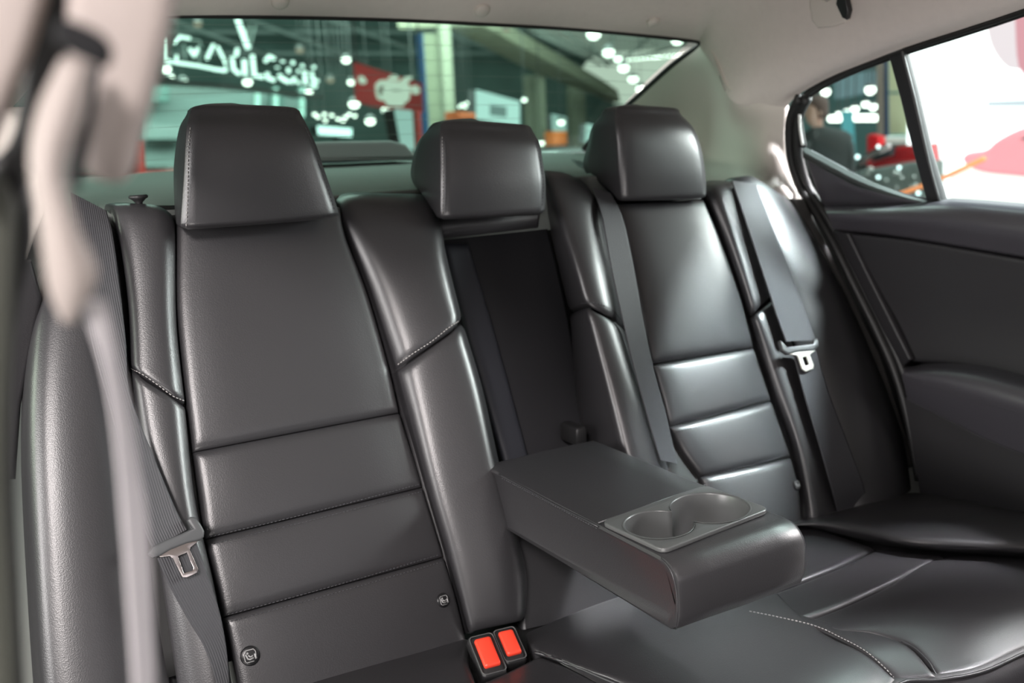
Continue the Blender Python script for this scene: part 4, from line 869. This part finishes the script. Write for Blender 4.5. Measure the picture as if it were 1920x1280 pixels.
# ---- lamps
LB = emis('lamp_bulb_glow', (.97, 1, .90), 5.0); LBW = emis('lamp_bulb_dim', (1, .78, .6), .45); SHADE = mat('lamp_shade', (.12, .12, .12), .5)
def lamp(u, v, y, r, label, group=None, m=LB, flat=.8, cordlen=.5, col=None):
    c = at(u, v, y); k = y/F*1.1; R_ = r*k
    o = thing('hall_lamp', label, 'lamp', tuple(c), group)
    ball('bulb', c, R_, m, o, sc=(1, 1, flat), n=8)
    rg = [np.array([c+[q*R_*math.cos(a), q*R_*math.sin(a), z*R_] for a in np.linspace(0, 2*math.pi, 15)[:-1]]) for q, z in ((1.15, .35), (1.05, .75), (.5, 1.25), (.15, 1.4))]
    ringstack('shade', rg, SHADE, o)
    tube('cord', [c+[0, 0, 1.4*R_], [c[0], c[1], 7.51]], .008, SHADE, o, n=4)
    return o
Lp = [(311, 129, 20, 8, 'wide lamp just under the start of the letter sign'), (317, 145, 22, 8, 'lamp second below the start of the letter sign'), (343, 154, 20, 8, 'flat lamp over the pale stand, right of the two stacked ones'),
 (464, 154, 19, 8, 'round lamp hanging under the middle of the letter sign'), (579, 172, 19, 6.5, 'round lamp hanging under the right end of the letter sign'), (649, 112, 21, 8, 'single lamp upper left of the red banner'),
 (659, 154, 21, 7, 'lamp touching the left edge of the red banner'), (664, 195, 19, 10, 'large lamp at the lower left corner of the banner'), (726, 206, 19, 10, 'large lamp directly below the red banner'),
 (694, 227, 19, 9, 'round lamp below and left of the banner'), (738, 232, 20, 8, 'round lamp beside the pale lit panel'), (779, 215, 20, 5, 'tiny lamp on the red post, upper one'), (779, 237, 20, 5, 'tiny lamp on the red post, lower one'),
 (856, 225, 19, 5, 'tiny lamp at the foot of the slim plaster column'), (983, 187, 20, 5, 'tiny lamp right of the white display screen'), (1113, 64, 17, 14, 'big white lamp at the top of the rooflight, left one'),
 (1141, 98, 19, 12, 'big warm lamp in front of the oval rooflight'), (1159, 110, 19, 8, 'lamp close against the big warm lamp'), (1169, 127, 21, 11, 'round lamp in the middle of the oval rooflight'), (1187, 148, 22, 10, 'round lamp low on the oval rooflight'),
 (1201, 166, 22, 9, 'lowest lamp before the oval rooflight'), (1270, 75, 17, 12, 'big white lamp at the upper right corner of the rear window'), (1015, 268, 15, 6, 'small light at the shelf edge beside the middle headrest'), (1052, 229, 24, 7, 'pale lamp on the small screen')]
for u, v, y, r, lb in Lp: lamp(u, v, y, r*.95, lb)
for u, v in ((596, 219), (608, 214), (622, 216), (610, 226), (634, 223), (590, 214)): lamp(u, v, 22, 3.4, 'small lamp in the cluster right of the left headrest', 'clustered small lamps right of the left headrest')
for u, v in ((648, 219), (655, 214), (665, 217), (643, 226)): lamp(u, v, 22, 3.4, 'small lamp in the bright knot left of the banner foot', 'small lamps left of the banner foot')
for u, v in ((862, 199), (868, 196), (876, 193), (884, 191), (872, 200)): lamp(u, v, 23, 3.2, 'small lamp in the slanting row above the orange counter', 'lamps above the orange counter')
for k in range(8): lamp(1178+8*k, 112-k*.8, 30, 3.0, 'small warm lamp in the row across the rooflight', 'warm lamps in the row across the rooflight')
for k in range(7): lamp(1228+9*k, 108-k*1., 30, 3.0, 'small warm lamp at the right end of the rooflight', 'warm lamps at the right end of the rooflight')
for u, v, lb in ((562, 94, 'dim orange lamp above the letter sign right end'), (371, 45, 'dim lamp near the top edge of the rear window, left'), (619, 150, 'dim orange lamp right of the letter sign'), (949, 56, 'dim pinkish lamp before the cream gallery beam')):
    lamp(u, v, 24, 7, lb, m=LBW)

# ---- cars in the hall
def car(u, v, y, length, hd, paint, label, zoff=0):
    c = at(u, v, y); c[2] = GZ+zoff; o = thing('car', label, 'car', tuple(c)); R_ = np.array([[math.cos(hd), -math.sin(hd), 0], [math.sin(hd), math.cos(hd), 0], [0, 0, 1]]); s = length/4.4
    def T(p): return c+(np.array(p)*s)@R_.T
    # body: side profile stations along the length
    stn = [(-2.2, .35, .62, .62), (-2.12, .28, .78, .76), (-1.6, .22, .90, .84), (-.9, .2, .96, .88), (.6, .2, .98, .88), (1.4, .22, .99, .86), (2.0, .28, .95, .80), (2.18, .38, .72, .70)]
    rg = []
    for x, z0, z1, hw in stn: rg.append(np.array([T((x, yy, z)) for yy, z in ((-hw*.9, z0), (-hw, z0+.15), (-hw, z1-.22), (-hw*.93, z1-.06), (-hw*.75, z1), (0, z1+.025), (hw*.75, z1), (hw*.93, z1-.06), (hw, z1-.22), (hw, z0+.15), (hw*.9, z0))]))
    A = np.array(rg); A = np.stack([cr(A[:, k], 30, cos=False) for k in range(A.shape[1])], 1); ringstack('body', list(A), paint, o)
    rg = []
    for x, z1, hw in ((-1.0, .90, .74), (-.3, 1.34, .64), (.3, 1.42, .62), (.9, 1.38, .62), (1.75, .95, .70)): rg.append(np.array([T((x, yy, z)) for yy, z in ((-hw-.04, .86), (-hw, z1-.06), (-hw*.85, z1), (0, z1+.02), (hw*.85, z1), (hw, z1-.06), (hw+.04, .86))]))
    A = np.array(rg); A = np.stack([cr(A[:, k], 20, cos=False) for k in range(A.shape[1])], 1); ringstack('cabin_glass', list(A), CARG, o)
    ringstack('roof', [np.array([T((x+dx, yy*sc, z)) for x, yy, z in ((-.25, -.55, 1.38), (-.25, .55, 1.38), (.95, .55, 1.41), (.95, -.55, 1.41))]) for dx, sc, in ((0, 1),)]+[np.array([T((x, yy*.9, z+.04)) for x, yy, z in ((-.2, -.55, 1.38), (-.2, .55, 1.38), (.9, .55, 1.41), (.9, -.55, 1.41))])], paint, o)
    for sx in (-1.4, 1.35):
        for sy in (-1, 1):
            rg = [np.array([T((sx+r*math.cos(a), sy*yy, .33+r*math.sin(a))) for a in np.linspace(0, 2*math.pi, 21)[:-1]]) for r, yy in ((.30, .66), (.33, .70), (.33, .86), (.28, .88), (.2, .87))]
            ringstack('wheel', rg, RUB, o)
    for sy in (-1, 1): ball('headlight', T((-2.1, sy*.6, .68)), .11*s, LB2, o, n=8)
    for sy in (-1, 1): box('tail_light', T((2.12, sy*.62, .80)), (.1*s, .3*s, .12*s), RED, o, bev=.02, rot=R_)
CARG = mat('car_glass', (.03, .04, .045), .08, spec=.8); LB2 = emis('headlight_glow', (.9, 1, .9), 1.6)
PR = mat('car_paint_red', (.60, .015, .02), .3, coat=1); PS = mat('car_paint_silver', (.45, .48, .47), .3, metal=.5, coat=1); PW = mat('car_paint_white', (.7, .7, .7), .3, coat=1)
car(310, 300, 11, 4.4, 1.9, PR, 'red car with a glowing headlight seen left of the left headrest')
car(1020, 270, 9.0, 4.4, 1.2, PS, 'silver car beyond the shelf between middle and right headrests')
car(540, 266, 14, 4.4, .2, PR, 'dark red car below the small lamps behind the brake light')

# ---- seen through the side windows
def sidecard(name, pts, dist, d, m, par=None, bev=None):
    """upright board facing the car, `dist` metres to the right"""
    r = [atx(a, b, dist) for a, b in pts]; return slab(name, r, d, m, par, bev=d*.2 if bev is None else bev)
lw = thing('lit_stand', 'blazing white exhibition stand, brightness put in as glow, filling the right side window', 'stand', tuple(atx(1850, 250, 9)))
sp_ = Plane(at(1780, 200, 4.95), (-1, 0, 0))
def sw(name, pts, h, d, m, par, sm=False): return slab(name, [sp_.pt(a, b, h) for a, b in pts], d, m, par, bev=d*.2, smooth_pts=sm)
_e = sp_.pt(1697, 230)
slab('glow_wall', [(_e[0], _e[1], GZ+.02), (_e[0], _e[1], 3.6), (_e[0], -3.0, 3.6), (_e[0], -3.0, GZ+.02)], .3, emis('glow_white', (1, .985, .99), 2.4), lw, bev=.04)  # lighting of the wall put in as glow, lengthened to light the car
sw('red_graphic', [(1846, 42), (1925, 20), (1960, 90), (1900, 130), (1862, 96)], .3, .05, emis('graphic_pink', (1, .80, .84), 1.15), lw, True)
sw('red_graphic', [(1900, 10), (1990, -20), (1990, 110), (1915, 140)], .35, .05, emis('graphic_red', (.95, .42, .48), 1.0), lw, True)
sw('grey_graphic', [(1850, 190), (1960, 185), (1960, 200), (1850, 200)], .3, .05, emis('graphic_grey', (.85, .88, .95), 1.05), lw)
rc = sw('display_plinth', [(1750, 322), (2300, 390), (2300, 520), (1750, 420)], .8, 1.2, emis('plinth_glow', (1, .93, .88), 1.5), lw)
# red car shape on the bright stand: strong light on it put into glowing paint
PRL = mat('glossy_red_glow', (.95, .3, .35), .5, emit=(1, .4, .45), es=.85)
c9 = sp_.pt(1960, 330, 1.6)
def showcar():
    global LB2, PR
    y = c9[1]; o = None
    c = c9.copy()
    cc_ = thing('car', 'bright red show car with washed-out glow in its paint in the right side window', 'car', tuple(c))
    prof = [(1800, 297), (1812, 286), (1845, 281), (1868, 262), (1920, 238), (2000, 228), (2080, 236), (2150, 270), (2160, 320), (2060, 345), (1900, 330), (1835, 322), (1806, 308)]
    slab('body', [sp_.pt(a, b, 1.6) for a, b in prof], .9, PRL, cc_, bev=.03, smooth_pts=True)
    slab('window', [sp_.pt(a, b, 1.66) for a, b in ((1905, 262), (1945, 246), (2000, 240), (2020, 262))], .1, CARG, cc_, bev=.02)
showcar()
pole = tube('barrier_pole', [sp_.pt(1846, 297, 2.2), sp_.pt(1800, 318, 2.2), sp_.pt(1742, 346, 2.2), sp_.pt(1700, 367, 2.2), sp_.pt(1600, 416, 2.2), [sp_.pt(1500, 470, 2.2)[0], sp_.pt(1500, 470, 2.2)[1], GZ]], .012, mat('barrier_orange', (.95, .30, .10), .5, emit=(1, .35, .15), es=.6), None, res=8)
tag(pole, 'orange barrier pole slanting in front of the white stand', 'pole')
# quarter window view
qd = 6.5
QW = thing('hall_partition', 'pale blue partition wall behind the lamps in the quarter window', 'partition', tuple(atx(1600, 200, 8.5)))
def qc(name, pts, x, d, m, par): return slab(name, [atx(a, b, x) for a, b in pts], d, m, par, bev=d*.2)
qc('partition_wall', [(1440, 60), (1760, 20), (1780, 300), (1440, 320)], 15, .3, mat('partition_teal', (.10, .20, .19), .8, var=.2, vscale=1), QW)
qc('partition_panel', [(1563, 146), (1600, 138), (1630, 132), (1630, 172), (1563, 186)], 13, .2, emis('partition_glow', (.40, .62, .66), .42), QW)  # panel made to glow in pale blue
qc('white_strip', [(1655, 256), (1720, 257), (1725, 268), (1640, 272)], 7.5, .3, mat('white_board', (.75, .78, .72), .6), QW)
cy = slab('cyan_column', [atx(a, b, 9) for a, b in ((1576, 208), (1594, 208), (1600, 300), (1580, 300))], .06, emis('cyan_glow', (.16, .58, .62), .7), None, bev=.05); tag(cy, 'cyan glowing column beside the standing man', 'column')  # column made to glow in its cyan colour
pc = thing('hall_column', 'beige column with blue edge in the quarter window', 'column', tuple(atx(1648, 260, 8)))
qc('shaft', [(1641, 60), (1655, 60), (1656, 290), (1645, 290)], 8, .06, mat('pinkish_plaster', (.55, .46, .38), .8), pc)
qc('blue_edge', [(1655, 60), (1663, 60), (1664, 290), (1656, 290)], 7.95, .06, BLUEP, pc)
cl = thing('cream_wall_panel', 'tall cream wall panel next to the window divider bar', 'wall panel', tuple(atx(1690, 260, 7.8)))
qc('panel_face', [(1664, 60), (1720, 50), (1730, 252), (1666, 254)], 7.8, .06, mat('cream_panel', (.75, .76, .48), .7), cl)  # plain cream base colour
qc('panel_joint', [(1664, 172), (1722, 172), (1722, 176), (1664, 176)], 7.6, .1, mat('joint_dark', (.12, .25, .22), .7), cl)
qc('panel_foot', [(1666, 252), (1730, 250), (1730, 257), (1668, 259)], 7.6, .1, bpy.data.materials['joint_dark'], cl)
Q = [(1548, 172, 7.5, 'large lamp above the standing man in the quarter window'), (1632, 168, 8.5, 'largest lamp in the quarter window, beside the beige column'), (1623, 195, 6, 'lamp below the largest one in the quarter window, left of a close pair'), (1637, 200, 6.5, 'lamp below the largest one in the quarter window, right of a close pair'),
     (1603, 204, 6.5, 'lamp above the cyan column, rightmost there'), (1588, 208, 4.5, 'small lamp just over the cyan column'), (1572, 213, 4, 'smallest lamp, left of the cyan column top')]
def lampx(u, v, x, r, label):
    c = atx(u, v, x); k = np.linalg.norm(c-CAM)/F; R_ = r*k; o = thing('hall_lamp', label, 'lamp', tuple(c))
    ball('bulb', c, R_, LB, o, n=8)
    ringstack('shade', [np.array([c+[q*R_*math.cos(a), q*R_*math.sin(a), z*R_] for a in np.linspace(0, 2*math.pi, 15)[:-1]]) for q, z in ((1.1, .5), (.9, .9), (.2, 1.3))], SHADE, o)
    tube('cord', [c+[0, 0, 1.25*R_], [c[0], c[1], 7.51]], .008, SHADE, o, n=4)
for u, v, r, lb in Q: lampx(u, v, 10, r, lb)
for a, b, lb in (((1556, 222.5), (1575, 222.5), 'short white tube light left of the cyan column'), ((1596, 221), (1644, 221), 'long white tube light right of the cyan column')):
    o = tube('tube_light', [atx(*a, 10), atx(*b, 10)], .045*.9, LB, None); tag(o, lb, 'tube light')
# glittering table top with goods and red cars, low in the quarter window
dt = thing('display_table', 'display table crowded with glittering silver goods below the quarter window view', 'table', tuple(atx(1650, 320, 4.5)))
qc('table_front', [(1575, 330), (1618, 318), (1700, 304), (1738, 302), (1740, 700), (1600, 700)], 5.2, .2, mat('grey_display', (.20, .24, .22), .4, var=.6, vscale=9), dt)
random.seed(3)
GLT = mat('silver_goods', (.6, .66, .62), .25, metal=.7)
for k in range(26):
    u = random.uniform(1590, 1730); v = 318+(u-1590)*.15+random.uniform(-10, 42)
    c = atx(u, v, 5.17-.045+random.uniform(0, .01)); kk = np.linalg.norm(c-CAM)/F
    o = ball('silver_ornament', c, random.uniform(3, 6)*kk, GLT, None, sc=(1, 1, .8), n=8); tag(o, 'small silver object glinting on the display table', 'ornament', 'glinting silver objects on the display table')
for u, v, r in ((1587, 277, 3.2), (1598, 275, 3.2), (1597, 283, 3.4), (1608, 294, 3.6), (1647, 275, 3), (1686, 314, 3), (1647, 332, 3), (1722, 362, 3.4)):
    c = atx(u, v, 5.15); kk = np.linalg.norm(c-CAM)/F
    o = ball('spot_lamp', c, r*kk, emis('spot_glow', (.8, 1, 1), 3.5) if 'spot_glow' not in bpy.data.materials else bpy.data.materials['spot_glow'], None, n=8); tag(o, 'tiny white spot lamp among the silver goods', 'lamp', 'tiny spot lamps among the silver goods')
rcar = thing('car', 'dark red car with raised silver-framed window in the quarter window', 'car', tuple(atx(1690, 285, 5.6)))
qc('body', [(1625, 306), (1660, 284), (1672, 274), (1730, 270), (1730, 272), (1734, 300), (1734, 304), (1680, 314), (1625, 330), (1618, 326)], 5.6, .2, PR, rcar)
qc('windscreen', [(1622, 300), (1655, 278), (1672, 276), (1668, 292), (1640, 302)], 5.5, .06, CARG, rcar)
tube('window_chrome', [atx(1612, 304, 5.45), atx(1640, 285, 5.45), atx(1668, 273, 5.45)], .025, CHROME, rcar, n=6)
rb = qc('red_box', [(1624, 254), (1634, 251), (1648, 256), (1648, 560), (1622, 560)], 7.2, .1, PR, None); tag(rb, 'red box on the far stand beside the blue column edge', 'box')


# ---- the standing man
man = thing('person', 'standing man with short brown hair in a dark jacket, seen through the quarter window', 'person')
px0 = 4.2
hc = atx(1531, 209, px0); s = np.linalg.norm(hc-CAM)/F        # metres per pixel there
SKIN = mat('skin', (.42, .27, .20), .6); HAIR = mat('brown_hair', (.07, .045, .035), .8); JACK = mat('dark_jacket', (.018, .026, .024), .8)
hs = .115/(22*s)*s
vx = np.array([_x[0], _x[1], 0]); 
fwd = np.cross([0, 0, 1], (hc-CAM)/np.linalg.norm(hc-CAM)); fwd /= np.linalg.norm(fwd)    # screen left
dep = (hc-CAM)/np.linalg.norm(hc-CAM); dep[2] = 0; dep /= np.linalg.norm(dep)
k = s
def MP(dx, dy, dd=0): return hc-fwd*dx*k+np.array([0, 0, -dy*k])+dep*dd      # dx right, dy down, in pixels
if (M3.T@(-fwd))[0] < 0:
    def MP(dx, dy, dd=0): return hc+fwd*dx*k+np.array([0, 0, -dy*k])+dep*dd
def oval(cx, cy, rx, rd, dd=0, n=24): return np.array([MP(cx+rx*math.cos(a), cy, dd+rd*k*math.sin(a)) for a in np.linspace(0, 2*math.pi, n+1)[:-1]])
feet = (hc[2]-GZ)/k
# one continuous body: legs merged below the jacket hem, up to shoulders, neck, head with a nose towards the left
ringsB = [oval(20, 215, 30, 16), oval(20, 160, 33, 18), oval(20, 118, 36, 20), oval(20, 88, 40, 20), oval(20, 62, 42, 21), oval(19, 44, 42, 19), oval(15, 35, 34, 16), oval(9, 30, 20, 12), oval(4, 26, 11, 10)]
body = ringstack('body', [oval(3, 34, 10, 9), oval(2, 26, 10, 9.5), oval(-2, 20, 12, 11), oval(-3, 14, 15, 13), oval(-2, 7, 17, 14), oval(-1, 0, 17.5, 15), oval(0, -8, 18, 15.5), oval(1, -16, 16.5, 15), oval(2, -22, 12, 11), oval(2, -25, 5, 5)], SKIN, man)
ball('nose', MP(-19.5, 3), 3.2*k, SKIN, body, n=6)
ball('ear', MP(7, 3, -15*k), 3.6*k, SKIN, body, sc=(.8, .5, 1.3), n=6)
for dd in (-9, -3): ball('eye', MP(-15.8, -3, dd*k), 1.3*k, HAIR, body, n=6)
tube('mouth', [MP(-15.5, 13, -7*k), MP(-17.2, 12.6, -1*k)], .8*k, mat('lips', (.35, .15, .13), .6), body, n=5)
ringstack('hair', [oval(8, 12, 11, 14.5), oval(7, 2, 13, 16.2), oval(4, -8, 16.5, 17), oval(1, -15, 19, 17), oval(1, -22, 17, 14.5), oval(2, -27, 11, 10), oval(2, -29, 4, 4)], HAIR, man)
ringstack('jacket', ringsB, JACK, man)
ringstack('jacket_sleeve', [oval(52, 52, 5, 8), oval(54, 58, 10, 12), oval(57, 90, 10, 11), oval(56, 125, 9, 10), oval(50, 160, 7.5, 9), oval(48, 178, 6, 7)], JACK, man)
ringstack('jacket_sleeve', [oval(-14, 50, 6, 8, -.05), oval(-17, 60, 9, 11, -.05), oval(-20, 92, 9, 10, -.06), oval(-20, 125, 8, 9, -.08), oval(-16, 160, 7, 8, -.12), oval(-15, 176, 6, 7, -.13)], JACK, man)
for sx in (10, 32):
    ringstack('trouser_leg', [oval(sx-2, feet-6, 9, 9), oval(sx-1, feet*.6+80, 11, 11), oval(sx, 215, 15, 15), oval(sx, 185, 15, 15)], JACK, man)
    ringstack('shoe', [oval(sx-6, feet-1, 15, 8), oval(sx-5, feet-8, 13, 8), oval(sx-2, feet-13, 8, 7)], RUB, man)
